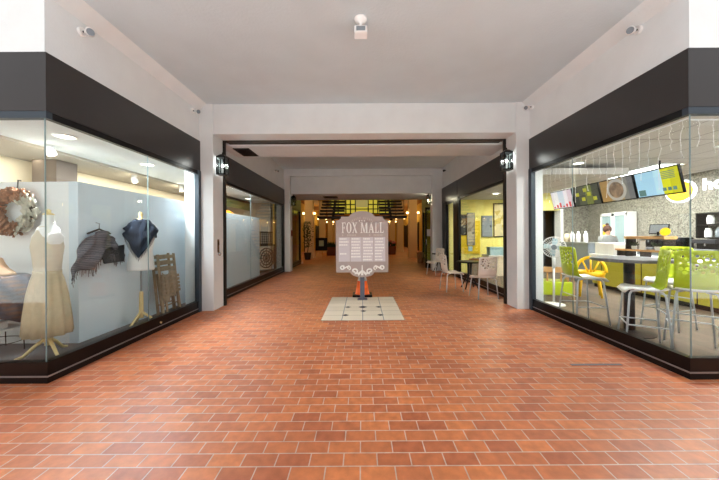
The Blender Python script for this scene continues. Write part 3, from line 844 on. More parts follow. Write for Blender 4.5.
def light_panel(loc, sx, sy, label):
    t = thing('ceiling_panel_light', label, 'ceiling light', loc, group='fluorescent panels in the cafe ceiling')
    MB().box(-sx/2, sx/2, -sy/2, -sy/2+.03, -.02, 0).box(-sx/2, sx/2, sy/2-.03, sy/2, -.02, 0).box(-sx/2, -sx/2+.03, -sy/2, sy/2, -.02, 0).box(sx/2-.03, sx/2, -sy/2, sy/2, -.02, 0).build('frame', M['white'], t)
    B(-sx/2+.03, sx/2-.03, -sy/2+.03, sy/2-.03, -.012, -.004).build('diffuser', M['panelglow'], t)
light_panel((6.6, 9.3, 3.0), .6, 1.2, 'ceiling light panel farthest back above the menu boards')
light_panel((6.9, 7.3, 3.0), .6, 1.8, 'long ceiling light panel above the round bowl menu board')
light_panel((6.6, 4.6, 3.0), .6, 1.2, 'ceiling light panel nearest the glass above green stools')
downlight((4.75, 6.35, 3.0), 'recessed downlight in cafe ceiling near the first menu board')
downlight((4.3, 9.3, 2.76), 'recessed downlight over the posters of the yellow room')

# menu boards
mats = [screen_mat('menu_pink', [(0, (196, 190, 206)), (.12, (206, 204, 214)), (.34, (176, 186, 206)), (.62, (206, 198, 214)), (.8, (190, 172, 190))]),
        screen_mat('menu_green', [(0, (44, 48, 52)), (.2, (66, 70, 64)), (.5, (98, 106, 60)), (.75, (58, 62, 60))]),
        screen_mat('menu_bowl', [(0, (150, 120, 76)), (.3, (150, 132, 106)), (.7, (120, 118, 116)), (.85, (104, 104, 108))]),
        screen_mat('menu_blue', [(0, (156, 196, 224)), (.45, (170, 206, 230)), (.62, (196, 196, 40)), (.8, (180, 178, 40))])]
labs = ['hanging menu screen with pink and lavender page, first in the row', 'hanging menu screen with dark page and green dishes', 'hanging menu screen showing a large round bowl', 'hanging menu screen with blue and yellow page nearest glass corner']
for k in range(4):
    yc = 9.13 - k*.98
    t = thing('menu_screen', labs[k], 'screen', (6.3, yc, 2.53), -PI/2 - .0, 'menu screens hanging over the counter')
    # local: x along width (left->right for the viewer), y = depth away from viewer, tilt forward
    tm = Matrix.Rotation(.22, 4, 'X')
    m = MB(); m.T = tm; m.box(-.475, .475, 0, .05, -.29, .29); m.build('case', M['black'], t, bevel=.006)
    m = MB(); m.T = tm; m.box(-.45, .45, -.006, .002, -.265, .265); m.build('display', mats[k], t)
    MB().tube([(0, .06, .2), (0, .06, .47)], .018).build('hanger', M['dark'], t)
    m = MB(); m.T = tm
    if k == 2:
        m.T = tm @ Matrix.Translation((-.0, -.006, 0)) @ Matrix.Rotation(PI/2, 4, 'X')
        m.lathe([(.27, 0), (.27, .004)], 28); m.build('bowl_picture', mat('menu_bowl_rim', (176, 172, 170), .4, emit=(176,172,170), es=.4), t)
        m = MB(); m.T = tm @ Matrix.Translation((-.0, -.011, 0)) @ Matrix.Rotation(PI/2, 4, 'X')
        m.lathe([(.2, 0), (.2, .003)], 24); m.build('food_picture', mat('menu_food', (150, 124, 104), .5, var=.6, scale=9, emit=(120, 110, 104), es=.25), t)
    elif k == 1:
        for a, b in ((-.3, .05), (-.1, -.1), (.12, .02), (.3, -.12), (.0, .15)):
            m.box(a-.06, a+.06, -.009, -.005, b-.05, b+.05)
        m.build('dish_picture', mat('menu_dish', (178, 178, 60), .5, emit=(170, 170, 50), es=.4), t)
    elif k == 0:
        for i in range(6): m.box(-.42+i*.14, -.34+i*.14, -.009, -.005, -.25, -.25+.05+.05*((i*7) % 3))
        m.build('fruit_picture', mat('menu_fruit', (196, 70, 80), .5, emit=(180, 60, 70), es=.4), t)
    else:
        for i in range(5): m.box(.12, .38, -.009, -.005, .19-i*.035, .205-i*.035)
        m.box(-.42, -.27, -.009, -.005, -.25, -.12)
        for i in range(3): m.box(.1+i*.1, .17+i*.1, -.009, -.005, -.2, -.13)
        m.build('printed_block', mat('menu_print', (80, 120, 130), .5, emit=(120, 150, 140), es=.3), t)

# plain yellow emblem and white letters on the mosaic wall
t = thing('emblem_sign', 'yellow round emblem with white border on the mosaic wall', 'sign', (8.6, 7.8, 2.57), -PI/2)
m = MB(); m.T = Matrix.Translation((0, -.0, 0)) @ Matrix.Rotation(PI/2, 4, 'X') @ Matrix.Scale(.82, 4, (0, 1, 0)); m.lathe([(.37, 0), (.37, .05)], 40); m.build('border', M['signglow'], t)
m = MB(); m.T = Matrix.Translation((0, -.05, 0)) @ Matrix.Rotation(PI/2, 4, 'X') @ Matrix.Scale(.82, 4, (0, 1, 0)); m.lathe([(.32, 0), (.32, .02)], 40); m.build('disc', M['sheen'], t)
t = thing('letter_sign', 'white backlit letters beside the yellow emblem on mosaic wall', 'sign', (8.6, 7.27, 2.52), -PI/2)
m = MB().box(0, .045, -.05, -.01, 0, .29)
m.prism([(.045, -.05, .13), (.075, -.05, .165), (.11, -.05, .165), (.128, -.05, .14), (.128, -.05, 0), (.17, -.05, 0), (.17, -.05, .15), (.145, -.05, .19), (.11, -.05, .207), (.075, -.05, .2), (.045, -.05, .185)], (0, .04, 0))
m.build('letter_h', M['signglow'], t)
m = MB(); n = 28
for i in range(n):
    a, b = 2*PI*i/n, 2*PI*(i+1)/n
    q = lambda a_, k: (.305+.085*k*math.cos(a_), -.05, .103+.105*k*math.sin(a_))
    m.prism([q(a, 1), q(b, 1), q(b, .56), q(a, .56)], (0, .04, 0))
m.build('letter_o', M['signglow'], t)

# counter
t = thing('service_counter', 'long olive panelled service counter with white top', 'counter', (6.3, 0, 0))
B(.05, .75, 3.2, 8.0, .1, .84).build('cabinet', M['olive'], t)
B(.1, .75, 3.2, 8.0, 0, .1).build('toe_kick', M['black'], t)
B(0, .8, 3.15, 8.05, .84, .90).build('countertop', M['white'], t, bevel=.006)
B(.12, .72, 7.4, 8.0, .90, 1.2).build('raised_shelf', M['white'], t, bevel=.01)
t = thing('grey_cabinet', 'grey service cabinet left of the olive counter', 'cabinet', (6.9, 9.0, 0))
B(-.35, .2, -.6, .55, 0, 1.15).build('body', M['grey'], t, bevel=.01)
B(-.38, .23, -.63, .58, 1.15, 1.19).build('top', M['alu'], t)
for k, (y, lb) in enumerate(((9.3, 'tall white dispenser on grey cabinet, farthest of three'), (9.05, 'tall white dispenser in the middle on the grey cabinet'), (8.75, 'tall white dispenser on grey cabinet, nearest the counter'))):
    o = MB().lathe([(.05, 0), (.055, .02), (.055, .24), (.03, .28), (.025, .33), (.0, .34)], 16).build('dispenser', M['white'], None, True); o.location = (6.75, y, 1.19)
    tag(o, lb, 'dispenser', 'white dispensers on the grey cabinet')
o = MB().loft([(0, .1, .08, 0, 0), (.16, .1, .08, 0, 0), (.2, .08, .05, 0, 0), (.26, .09, .04, 0, 0)], 16).build('paper_bag', M['linen'], None, True); o.location = (6.72, 9.5, 1.19); tag(o, 'beige paper bag on far end of grey cabinet', 'bag')
# wooden riser on counter
t = thing('counter_riser', 'two tier wooden display riser standing on the counter', 'shelf', (6.55, 6.6, .90))
B(-.14, .14, -.75, .75, .13, .17).build('lower_shelf', M['wood'], t)
B(-.14, .14, -.45, .5, .42, .48).build('upper_shelf', M['wood'], t)
for y, z in ((-.7, .13), (.7, .13), (0.1, .13), (-.42, .42), (.47, .42)): B(-.12, .12, y-.015, y+.015, 0, z).build('upright', M['dark'], t)
for k, (y, kind, lb) in enumerate(((6.95, 'plant', 'small potted plant under left end of wooden riser'), (6.72, 'card', 'white card stand between the two riser plants'), (6.4, 'plant', 'small potted plant under right half of wooden riser'))):
    if kind == 'plant':
        t = thing('potted_plant', lb, 'plant', (6.52, y, 1.07), group='plants on the riser')
        MB().lathe([(.04, 0), (.055, .08)], 14).build('pot', M['white'], t)
        m = MB(); r_ = random.Random(k)
        for i in range(26):
            a = r_.uniform(0, 2*PI); e = r_.uniform(.03, .09); z = r_.uniform(.08, .17)
            m.prism([(0, 0, .08), (math.cos(a)*e+.012, math.sin(a)*e, z), (math.cos(a)*e*1.3, math.sin(a)*e*1.3, z+.02), (math.cos(a)*e-.012, math.sin(a)*e+.01, z)], (0, 0, .003))
        m.build('foliage', M['green'], t)
    else:
        o = MB().prism([(-.03, -.06, 0), (.03, -.06, 0), (0, -.06, .2)], (0, .12, 0)).build('card_stand', M['white']); o.location = (6.5, y, 1.07); tag(o, lb, 'card stand')
t = thing('till_screen', 'black till screen with yellow sticker on the wooden riser', 'screen', (6.55, 6.42, 1.38), -PI/2 + .35)
m = MB(); m.T = Matrix.Rotation(-.25, 4, 'X'); m.box(-.17, .17, -.01, .02, .05, .28); m.build('case', M['black'], t, bevel=.01)
MB().lathe([(.09, 0), (.09, .012), (.02, .02), (.02, .1)], 16).build('stand', M['black'], t)
m = MB(); m.T = Matrix.Rotation(-.25, 4, 'X'); m.box(-.15, .15, -.014, -.009, .07, .26); m.build('display', M['grey'], t)
m = MB(); m.T = Matrix.Rotation(-.25, 4, 'X') @ Matrix.Translation((.12, -.016, .1)) @ Matrix.Rotation(PI/2, 4, 'X'); m.lathe([(.09, 0), (.09, .006)], 20); m.build('sticker', M['yellowp'], t)
# back counter and appliances
t = thing('back_counter', 'dark worktop cabinet along the mosaic wall', 'counter', (8.18, 0, 0))
B(-.3, .34, 3.2, 9.0, 0, .95).build('cabinet', M['grey'], t); B(-.33, .35, 3.15, 9.05, .95, 1.0).build('worktop', M['darkpost'], t)
for k, (y, w, h, lb) in enumerate(((8.2, .34, .36, 'black coffee machine on back worktop left of the row'), (7.6, .5, .34, 'wide black machine in middle of the back worktop'), (6.85, .5, .3, 'black machine on the back worktop nearest the glass corner'))):
    t = thing('coffee_machine', lb, 'coffee machine', (8.2, y, 1.0), -PI/2, 'black machines on the back worktop')
    B(-w/2, w/2, -.02, .22, 0, h).build('body', M['black'], t, bevel=.015)
    B(-w/2, w/2, -.18, -.02, 0, .06).build('drip_tray', M['alu'], t, bevel=.006)
    B(-w/2, w/2, -.16, -.02, h-.1, h).build('head', M['darkpost'], t, bevel=.01)
    MB().tube([(0, -.1, h-.1), (0, -.1, h-.16)], .02).build('spout', M['chrome'], t)
t = thing('display_fridge', 'white upright fridge with two glass doors at mosaic wall', 'fridge', (8.3, 9.55, 0), -PI/2)
MB().box(-.5, .5, .0, .28, 0, 2.14).build('body', M['white'], t, bevel=.01)
for sx in (-1, 1):
    a, b = sorted((sx*.02, sx*.49))
    dr = MB().box(a, a+.05, -.05, 0, .15, 2.1).box(b-.05, b, -.05, 0, .15, 2.1).box(a, b, -.05, 0, 2.03, 2.1).box(a, b, -.05, 0, .15, .22).build('door', M['white'], t)
    B(a+.05, b-.05, -.03, -.015, .22, 2.03).build('glass', mat('pale_blue_fridge_glass_%d' % sx, (150, 170, 176), .15), dr)
    B(sx*.05-.01, sx*.05+.01, -.08, -.05, 1.0, 1.3).build('handle', M['alu'], dr)
    if sx < 0: B(a+.12, a+.30, -.056, -.05, 1.35, 1.75).build('notice', M['yellowp'], dr)
# black wall shelves with jars
t = thing('wall_shelf', 'black metal shelf unit with jars on mosaic wall behind glass corner', 'shelf', (8.45, 6.75, 1.32), -PI/2)
m = MB()
for x in (-.45, .45): B(x-.015, x+.015, -.15, .13, 0, .62).build('upright', M['black'], t)
for z in (0, .32, .6): B(-.45, .45, -.15, .13, z, z+.02).build('shelf', M['black'], t)
for k, (x, z, c, lb) in enumerate(((-.3, .02, 'white', 'white jar at left of lower black wall shelf'), (-.08, .02, 'grey', 'grey jar in middle of lower black wall shelf'), (.2, .02, 'white', 'white jar at right of lower black wall shelf'), (-.25, .34, 'white', 'white jar at left of upper black wall shelf'), (.1, .34, 'pblue', 'pale blue jar at right of upper black wall shelf'))):
    o = MB().lathe([(.06, 0), (.065, .02), (.065, .16), (.045, .19), (.05, .195), (.05, .22), (.0, .225)], 18).build('jar', M[c], None, True)
    o.location = (8.42, 6.75 - x, 1.32+z); tag(o, lb, 'jar', 'jars on the black wall shelf')

# standing fan
t = thing('standing_fan', 'white pedestal fan behind the left lime stool', 'fan', (3.93, 5.95, 0), -.55)
MB().lathe([(.2, 0), (.2, .015), (.05, .04), (.025, .06)], 28).build('base', M['white'], t)
MB().tube([(0, 0, .03), (0, 0, .85)], .02, 12).tube([(0, 0, .75), (0, 0, .98)], .032, 12).build('pole', M['white'], t, True)
m = MB(); m.tube([(0, .12, 1.18), (0, -.02, 1.18)], .07, 18).tube([(0, .03, .96), (0, .03, 1.14)], .03, 10); m.build('motor', M['white'], t, True)
m = MB(); N = 30
for k in range(N):
    a = 2*PI*k/N; c, s = math.cos(a), math.sin(a)
    m.tube([(c*.045, -.15, 1.18+s*.045), (c*.16, -.14, 1.18+s*.16), (c*.205, -.09, 1.18+s*.205), (c*.16, -.03, 1.18+s*.16), (c*.05, -.02, 1.18+s*.05)], .003, 4)
m.tube([(math.cos(2*PI*k/32)*.205, -.09, 1.18+math.sin(2*PI*k/32)*.205) for k in range(33)], .009, 6)
m.tube([(math.cos(2*PI*k/32)*.12, -.15, 1.18+math.sin(2*PI*k/32)*.12) for k in range(33)], .004, 4)
m.build('guard', M['white'], t)
MB().tube([(0, -.15, 1.18), (0, -.158, 1.18)], .05, 16).build('badge', M['grey'], t)
for k in range(4):
    m = MB(); m.T = Matrix.Translation((0, -.09, 1.18)) @ Matrix.Rotation(k*PI/2, 4, 'Y')
    m.prism([(.02, 0, .02), (.07, .02, .10), (.06, .02, .17), (-.02, -.01, .18), (-.03, -.015, .06)], (0, .003, 0)); m.build('blade', M['pblue'], t)

# wooden bench with lime pad, yellow ring chair
t = thing('wooden_bench', 'light wood bench with lime pad behind the white fan', 'bench', (4.16, 6.42, 0), -.35)
for x in (-.42, .42):
    MB().tube([(x, -.02, 0), (x, .0, .7)], .025, 8).build('rear_post', M['wood'], t)
    MB().tube([(x, .45, 0), (x, .45, .62)], .025, 8).build('front_post', M['wood'], t)
    B(x-.03, x+.03, -.03, .5, .6, .64).build('arm', M['wood'], t)
B(-.44, .44, -.03, .02, .60, .72).build('top_rail', M['wood'], t, bevel=.01)
for k in range(6): B(-.33+k*.13, -.30+k*.13, -.015, .01, .40, .61).build('slat', M['wood'], t)
B(-.42, .42, -.04, .02, .1, .40).build('back_pad', M['lime'], t, bevel=.02)
B(-.42, .42, .02, .46, .3, .40).build('seat_pad', M['lime'], t, bevel=.02)
t = thing('yellow_chair', 'yellow plastic chair with round open back behind left stool', 'chair', (5.3, 6.75, 0), -.6)
m = MB()
m.tube([(.27*math.cos(PI*k/20), -.22+.03*math.sin(PI*k/20), .58+.33*math.sin(PI*k/20)) for k in range(21)], .035, 8); m.build('backrest_hoop', M['yellowp'], t, True)
m = MB()
for a in (.3, .5, .7): m.tube([(.0+.08*math.cos(PI*a), -.21, .58), (.26*math.cos(PI*a), -.2, .58+.31*math.sin(PI*a))], .02, 6)
m.build('backrest_spoke', M['yellowp'], t, True)
MB().lathe([(.24, .40), (.28, .43), (.28, .46), (.2, .45)], 28).build('seat', M['yellowp'], t, True)
MB().lathe([(.26, .46), (.30, .58), (.27, .58), (.24, .47)], 28).build('arm_bowl', M['yellowp'], t, True)
for sx in (-1, 1):
    for sy in (-1, 1): MB().tube([(sx*.16, sy*.16, .41), (sx*.2, sy*.2, 0)], .022, 8).build('leg', M['yellowp'], t, True)

# person behind the counter
def person(loc, rz, label):
    bm = bmesh.new()
    J = {'pel': (0,0,.92,.13), 'wa': (0,0,1.06,.115), 'ch': (0,.01,1.26,.135), 'ne': (0,0,1.40,.055), 'he0': (0,.01,1.47,.06), 'he1': (0,.02,1.55,.085), 'he2': (0,.015,1.62,.075),
         'shl': (-.16,0,1.34,.06), 'ell': (-.22,.03,1.10,.042), 'wrl': (-.17,.22,1.04,.028), 'hal': (-.15,.30,1.03,.028),
         'shr': (.16,0,1.34,.06), 'elr': (.22,.03,1.10,.042), 'wrr': (.17,.22,1.04,.028), 'har': (.15,.30,1.03,.028),
         'hl': (-.09,0,.86,.095), 'kl': (-.095,.02,.48,.06), 'al': (-.095,0,.08,.04), 'tl': (-.1,.14,.035,.035),
         'hr': (.09,0,.86,.095), 'kr': (.095,.02,.48,.06), 'ar': (.095,0,.08,.04), 'tr': (.1,.14,.035,.035)}
    E = ['pel wa','wa ch','ch ne','ne he0','he0 he1','he1 he2','ch shl','shl ell','ell wrl','wrl hal','ch shr','shr elr','elr wrr','wrr har','pel hl','hl kl','kl al','al tl','pel hr','hr kr','kr ar','ar tr']
    names = list(J); vs = {n: bm.verts.new(J[n][:3]) for n in names}
    for e in E:
        a, b = e.split(); bm.edges.new((vs[a], vs[b]))
    for s in (-1, 1):
        h = 'hal' if s < 0 else 'har'
        for i in range(5):
            p = J[h]; q = bm.verts.new((p[0]+(i-2)*.014*s*-1, p[1]+(.05 if i else .02), p[2]-.01+.005*i)); bm.edges.new((vs[h], q)); names.append('f'); J['f%d%d' % (s, i)] = (0,0,0,.008)
    me = bpy.data.meshes.new('person'); bm.verts.ensure_lookup_table()
    rad = [J[n][3] for n in list(J)[:len(E)+1]]
    bm.to_mesh(me); nv = len(bm.verts); bm.free()
    o = bpy.data.objects.new('person', me); C.objects.link(o)
    sk = o.modifiers.new('sk', 'SKIN')
    if not me.skin_vertices: me.attributes  # layer is made by the modifier below
    if not me.skin_vertices:
        bm2 = bmesh.new(); bm2.from_mesh(me); bm2.verts.layers.skin.verify(); bm2.to_mesh(me); bm2.free()
    for i in range(nv):
        r = rad[i] if i < len(rad) else .009
        me.skin_vertices[0].data[i].radius = (r, r*.8 if i < 3 else r); me.skin_vertices[0].data[i].use_root = (i == 0)
    su = o.modifiers.new('su', 'SUBSURF'); su.levels = 2; su.render_levels = 2
    me.materials.append(M['skin'])
    o.location = loc; o.rotation_euler = (0,0,rz); tag(o, label, 'person')
    MB().loft([(.86, .19, .15, 0, 0), (1.05, .165, .14, 0, 0), (1.24, .195, .15, 0, .005), (1.34, .2, .12, 0, 0), (1.40, .10, .085, 0, 0)], 24).build('shirt', M['shirt'], o, True)
    for s in (-1, 1):
        MB().tube([(s*.15, 0, 1.345), (s*.2, .015, 1.2), (s*.222, .03, 1.08)], .078, 12, r2=.06).build('sleeve', M['shirt'], o, True)
        MB().tube([(s*.09, 0, .9), (s*.095, .02, .48), (s*.095, 0, .1)], .115, 12, r2=.065).build('trouser_leg', M['dark'], o, True)
    m = MB(); m.T = Matrix.Translation((0, -.012, 1.585)); m.lathe([(math.sin(PI*i/8)*.112, -math.cos(PI*i/8)*.125) for i in range(9)], 18); h = m.build('hair', M['hair'], o, True)
    MB().sphere((0, -.02, 1.73), .045).build('hair_bun', M['hair'], h, True)
    m = MB()
    for s in (-1, 1): m.sphere((s*.035, .105, 1.56), .011)
    m.build('eye', M['dark'], o, True)
    MB().sphere((0, .115, 1.525), .016).build('nose', M['skin'], o, True)
    return o
person((7.62, 9.0, 0), PI*.9, 'person with brown hair in grey top standing behind the counter')

# icicle lights
t = thing('icicle_lights', 'white icicle light strings hanging inside the right shop window', 'string lights', (3.45, 0, 2.66))
B(-.006, .006, 3.05, 5.45, -.006, .006).build('cable', M['ledwhite'], t)
r_ = random.Random(4)
for k in range(20):
    y = 3.12 + k*.12; L = r_.choice([.28, .4, .55, .7, .35])
    p = [(r_.uniform(-.012, .012), y + r_.uniform(-.015, .015), -L*i/6) for i in range(7)]; p[0] = (0, y, 0)
    m = MB().tube(p, .0022, 5)
    for i in range(1, 7): m.sphere(p[i], .006, 6, 4)
    m.build('strand', M['ledwhite'], t)
t = thing('icicle_lights', 'white icicle light strings in the street side pane at right', 'string lights', (0, 3.1, 2.66))
B(3.5, 6.0, -.006, .006, -.006, .006).build('cable', M['ledwhite'], t)
for k in range(14):
    x = 3.6 + k*.17; L = r_.choice([.28, .4, .55, .35])
    p = [(x + r_.uniform(-.015, .015), r_.uniform(-.012, .012), -L*i/6) for i in range(7)]; p[0] = (x, 0, 0)
    m = MB().tube(p, .0022, 5)
    for i in range(1, 7): m.sphere(p[i], .006, 6, 4)
    m.build('strand', M['ledwhite'], t)

# ------------------------------------------------------------------ yellow room
def wallpic(name, label, cat, x0, x1, z0, z1, m_in, m_fr, y=11.0, fr=.03):
    t = thing(name, label, cat, ((x0+x1)/2, y, (z0+z1)/2))
    w, h = (x1-x0)/2, (z1-z0)/2
    MB().box(-w, w, -.03, 0, -h, -h+fr).box(-w, w, -.03, 0, h-fr, h).box(-w, -w+fr, -.03, 0, -h, h).box(w-fr, w, -.03, 0, -h, h).build('frame', m_fr, t)
    B(-w+fr, w-fr, -.015, -.004, -h+fr, h-fr).build('print', m_in, t)
    return t
o = B(3.62, 4.46, 10.95, 10.978, .72, 1.96).build('mustard_paint_patch', M['mustard']); tag(o, 'mustard yellow paint patch low on the pale yellow wall', 'board')  # thin board standing in for mustard paint on the wall
wallpic('poster', 'dark poster with pale shapes left on the yellow wall', 'poster', 3.66, 3.94, 1.42, 2.2, speckle('dark_print', [(40, 38, 34), (60, 58, 50), (150, 146, 120), (30, 30, 30)], 12), M['black'], 10.94, .015)
wallpic('poster', 'tall grey poster in the middle of the yellow wall', 'poster', 3.96, 4.25, 1.04, 2.26, speckle('grey_print', [(150, 144, 126), (160, 154, 136), (110, 104, 92), (176, 170, 150)], 7), M['grey'], 10.94, .012)
wallpic('framed_picture', 'dark framed picture at right of the grey electrical panel', 'picture', 4.98, 5.5, 1.34, 2.62, speckle('yellow_print', [(216, 204, 150), (224, 212, 160), (190, 170, 90), (200, 190, 150)], 5), M['dark'], 11.0, .035)
t = thing('mounted_electrical_panel', 'grey metal electrical panel on the yellow wall', 'electrical panel', (4.72, 11.0, 1.75))
B(-.2, .2, -.08, 0, -.4, .4).build('box', M['grey'], t, bevel=.006); B(-.18, .18, -.092, -.08, -.38, .38).build('door', M['grey'], t, bevel=.004); B(.11, .14, -.11, -.09, -.04, .04).build('latch', M['dark'], t)
o = B(4.0, 4.16, 10.935, 10.945, .82, 1.0).build('paper_sign', M['pblue']); tag(o, 'small pale notice under the tall grey poster', 'notice')
t = thing('white_counter', 'low white counter against the yellow room wall', 'counter', (4.95, 10.3, 0))
B(-.55, .6, -.25, .3, 0, .68).build('body', M['warmwall'], t); B(-.58, .63, -.28, .32, .68, .72).build('top', M['white'], t)
t = thing('storage_box', 'pale blue storage box on the white counter', 'box', (4.68, 10.2, .72))
B(-.24, .24, -.15, .15, 0, .24).build('body', M['pblue'], t, bevel=.01); B(-.25, .25, -.16, .16, .24, .28).build('lid', M['pblue'], t, bevel=.006)
t = thing('bread_basket', 'brown basket of goods beside the passage window of yellow room', 'basket', (3.85, 9.6, 0))
B(-.3, .3, -.2, .2, 0, .5).build('stand', M['woodgrey'], t)
MB().loft([(.5, .26, .16, 0, 0), (.64, .32, .2, 0, 0), (.645, .3, .18, 0, 0), (.56, .26, .16, 0, 0)], 24).build('basket', M['wicker'], t)
m = MB()
for x, y in ((-.15, 0), (.02, .05), (.17, -.02), (-.05, -.08), (.1, .08)): m.sphere((x, y, .62), .085, 10, 6, .8)
m.build('contents', M['brown'], t, True)

# ------------------------------------------------------------------ left display contents
def form_stand(t, z0, h, m, wood=M['woodpale'], spread=.24):
    MB().tube([(0, 0, .16), (0, 0, h)], .012, 10).build('pole', M['alu'], t)
    MB().lathe([(.03, .12), (.032, .16), (.026, .5), (.02, .52)], 14).build('stem', wood, t, True)
    for k in range(3):
        a = PI/2 + .5 + k*2*PI/3
        c, s = math.cos(a), math.sin(a)
        MB().tube([(c*.015, s*.015, .2), (c*.10, s*.10, .13), (c*.19, s*.19, .035), (c*spread, s*spread, .014)], .02, 8, r2=.014).build('leg', wood, t, True)
# dress on mannequin
t = thing('dress_mannequin', 'mannequin in a long beige sleeveless dress at the glass corner', 'mannequin', (-3.58, 3.30, .1), -.35)
form_stand(t, .1, .9, M['formwhite'], spread=.25)
MB().loft([(1.22, .15, .11, 0, 0), (1.34, .155, .11, 0, 0), (1.45, .12, .085, 0, .01), (1.49, .06, .055, 0, .01), (1.56, .05, .05, 0, .01), (1.6, .048, .048, 0, .01)], 28).build('form', M['formwhite'], t, True)
MB().lathe([(.05, 1.6), (.05, 1.61), (.02, 1.63), (.025, 1.655), (.0, 1.67)], 16, (0, .01, 0)).build('neck_cap', M['woodpale'], t, True)
MB().loft([(.90, .14, .11, 0, 0), (1.0, .138, .108, 0, 0), (1.1, .15, .115, 0, 0), (1.24, .168, .13, 0, 0), (1.34, .15, .115, 0, 0), (1.42, .11, .085, 0, .0), (1.47, .085, .065, 0, 0)], 36).build('bodice', M['linen_hazed'], t, True)
MB().loft([(.25, .225, .195, 0, 0, .085, 11), (.45, .212, .182, 0, 0, .08, 11), (.7, .19, .158, 0, 0, .06, 11), (.86, .16, .13, 0, 0, .04, 11), (.93, .142, .112, 0, 0, .02, 11), (.97, .143, .113, 0, 0)], 66).build('skirt', M['linen'], t, True)
for s in (-1, 1):
    m = MB(); m.T = Matrix.Translation((s*.142, 0, 1.33)) @ Matrix.Rotation(s*PI/2, 4, 'Y'); m.lathe([(.075, 0), (.075, .015), (.06, .022)], 20); m.T = m.T
    m.build('shoulder_cap', M['formwhite'], t, True)
# torso with navy scarf
t = thing('scarf_torso', 'white torso form wearing a navy fringed scarf on wooden tripod', 'mannequin', (-3.34, 4.38, .1), .45)
form_stand(t, .1, .95, M['formwhite'], spread=.26)
MB().loft([(.84, .165, .125, 0, 0), (.86, .17, .13, 0, 0), (1.02, .16, .12, 0, 0), (1.12, .145, .108, 0, 0), (1.28, .165, .125, 0, .01), (1.42, .17, .115, 0, 0), (1.5, .12, .085, 0, 0), (1.54, .055, .055, 0, 0), (1.6, .05, .05, 0, 0)], 30).build('torso', M['formwhite'], t, True)
MB().lathe([(.05, 1.6), (.05, 1.612), (.022, 1.63), (.03, 1.68), (.02, 1.715), (.0, 1.725)], 16).build('neck_cap', M['woodpale'], t, True)
m = MB(); n = 40; rows = 12; g = []
for j in range(rows+1):
    v = j/rows; row = []
    for k in range(n):
        a = 2*PI*k/n; fr = max(0, -math.sin(a))          # front is local -Y
        low = 1.40 - .36*max(0, 1-abs((a-1.5*PI+PI)%(2*PI)-PI)/1.25) - .02*abs(math.cos(a))
        z = 1.60*(1-v) + low*v
        r = .075 + (.195-.075)*min(1, v*1.7)**.8; ry = .075 + (.15-.075)*min(1, v*1.7)**.8
        w = 1 + .06*math.sin(a*7 + v*9) + .06*math.sin(v*18 + a*3)
        row.append(m.v((math.cos(a)*r*w, math.sin(a)*ry*w, z + .01*math.sin(a*5))))
    g.append(row)
for j in range(rows):
    for k in range(n): m.face([g[j][k], g[j][(k+1)%n], g[j+1][(k+1)%n], g[j+1][k]])
scf = m.build('scarf', M['navy'], t, True, solid=.012)
m = MB()
for k in range(0, 72):
    a = 2*PI*k/72; fr = max(0, -math.sin(a)); low = 1.40 - .36*max(0, 1-abs((a-1.5*PI+PI)%(2*PI)-PI)/1.25) - .02*abs(math.cos(a))
    m.tube([(math.cos(a)*.195, math.sin(a)*.15, low+.01), (math.cos(a)*.198, math.sin(a)*.155, low-.055)], .003, 4)
m.build('fringe', M['navy'], scf)
# shawl on hanger on the side panel (facing +X)
t = thing('hanging_shawl', 'grey and mauve plaid fringed shawl hanging on the white side panel', 'shawl', (-3.6, 3.92, 1.55), PI/2)
# local: x along wall (+x -> +Y world), -y out of the wall
MB().tube([(-.17, -.05, -.06), (0, -.05, .0), (.17, -.05, -.06)], .012, 8).build('hanger', M['dark'], t, True)
MB().tube([(0, -.05, .0), (0, -.05, .05), (.02, -.04, .075), (.0, 0, .09)], .005, 6).build('hook', M['alu'], t, True)
m = MB(); nx, nz = 30, 16; g = []; FB = []
def low_edge(u):   # u -1..1 ; lower on the side toward the street
    return -.43 - .17*max(0, -u)**1.3*1.0 + .05*math.sin(u*6) + .04*u
for j in range(nz+1):
    v = j/nz; row = []
    for i in range(nx+1):
        u = -1 + 2*i/nx
        top = -.02 - .12*abs(u)**1.3
        z = top*(1-v) + low_edge(u)*v
        x = u*(.22 + .13*min(1, v*1.4))
        if u < 0: x *= 1 + .25*v
        y = -.07 - .03*math.sin(u*9 + v*5) - .03*(1-abs(u)) - .02*math.sin(v*12+u*4)
        row.append(m.v((x, y, z)))
        if j == nz: FB.append((x, y, z))
    g.append(row)
for j in range(nz):
    for i in range(nx): m.face([g[j][i], g[j][i+1], g[j+1][i+1], g[j+1][i]])
sh = m.build('cloth', M['shawl'], t, True, solid=.012)
m = MB(); r_ = random.Random(2)
for p in FB:
    for q in range(2):
        m.tube([(p[0]+q*.012, p[1], p[2]+.01), (p[0]+q*.012+r_.uniform(-.02, .02), p[1], p[2]-r_.uniform(.04, .09))], .004, 4)
m.build('fringe', M['fringe'], sh)
m = MB(); m.prism([(-.06, -.12, -.30), (.08, -.115, -.25), (.34, -.11, -.22), (.33, -.11, -.46), (.0, -.12, -.47)], (0, .012, 0)); m.build('lower_layer', M['darkpost'], t)
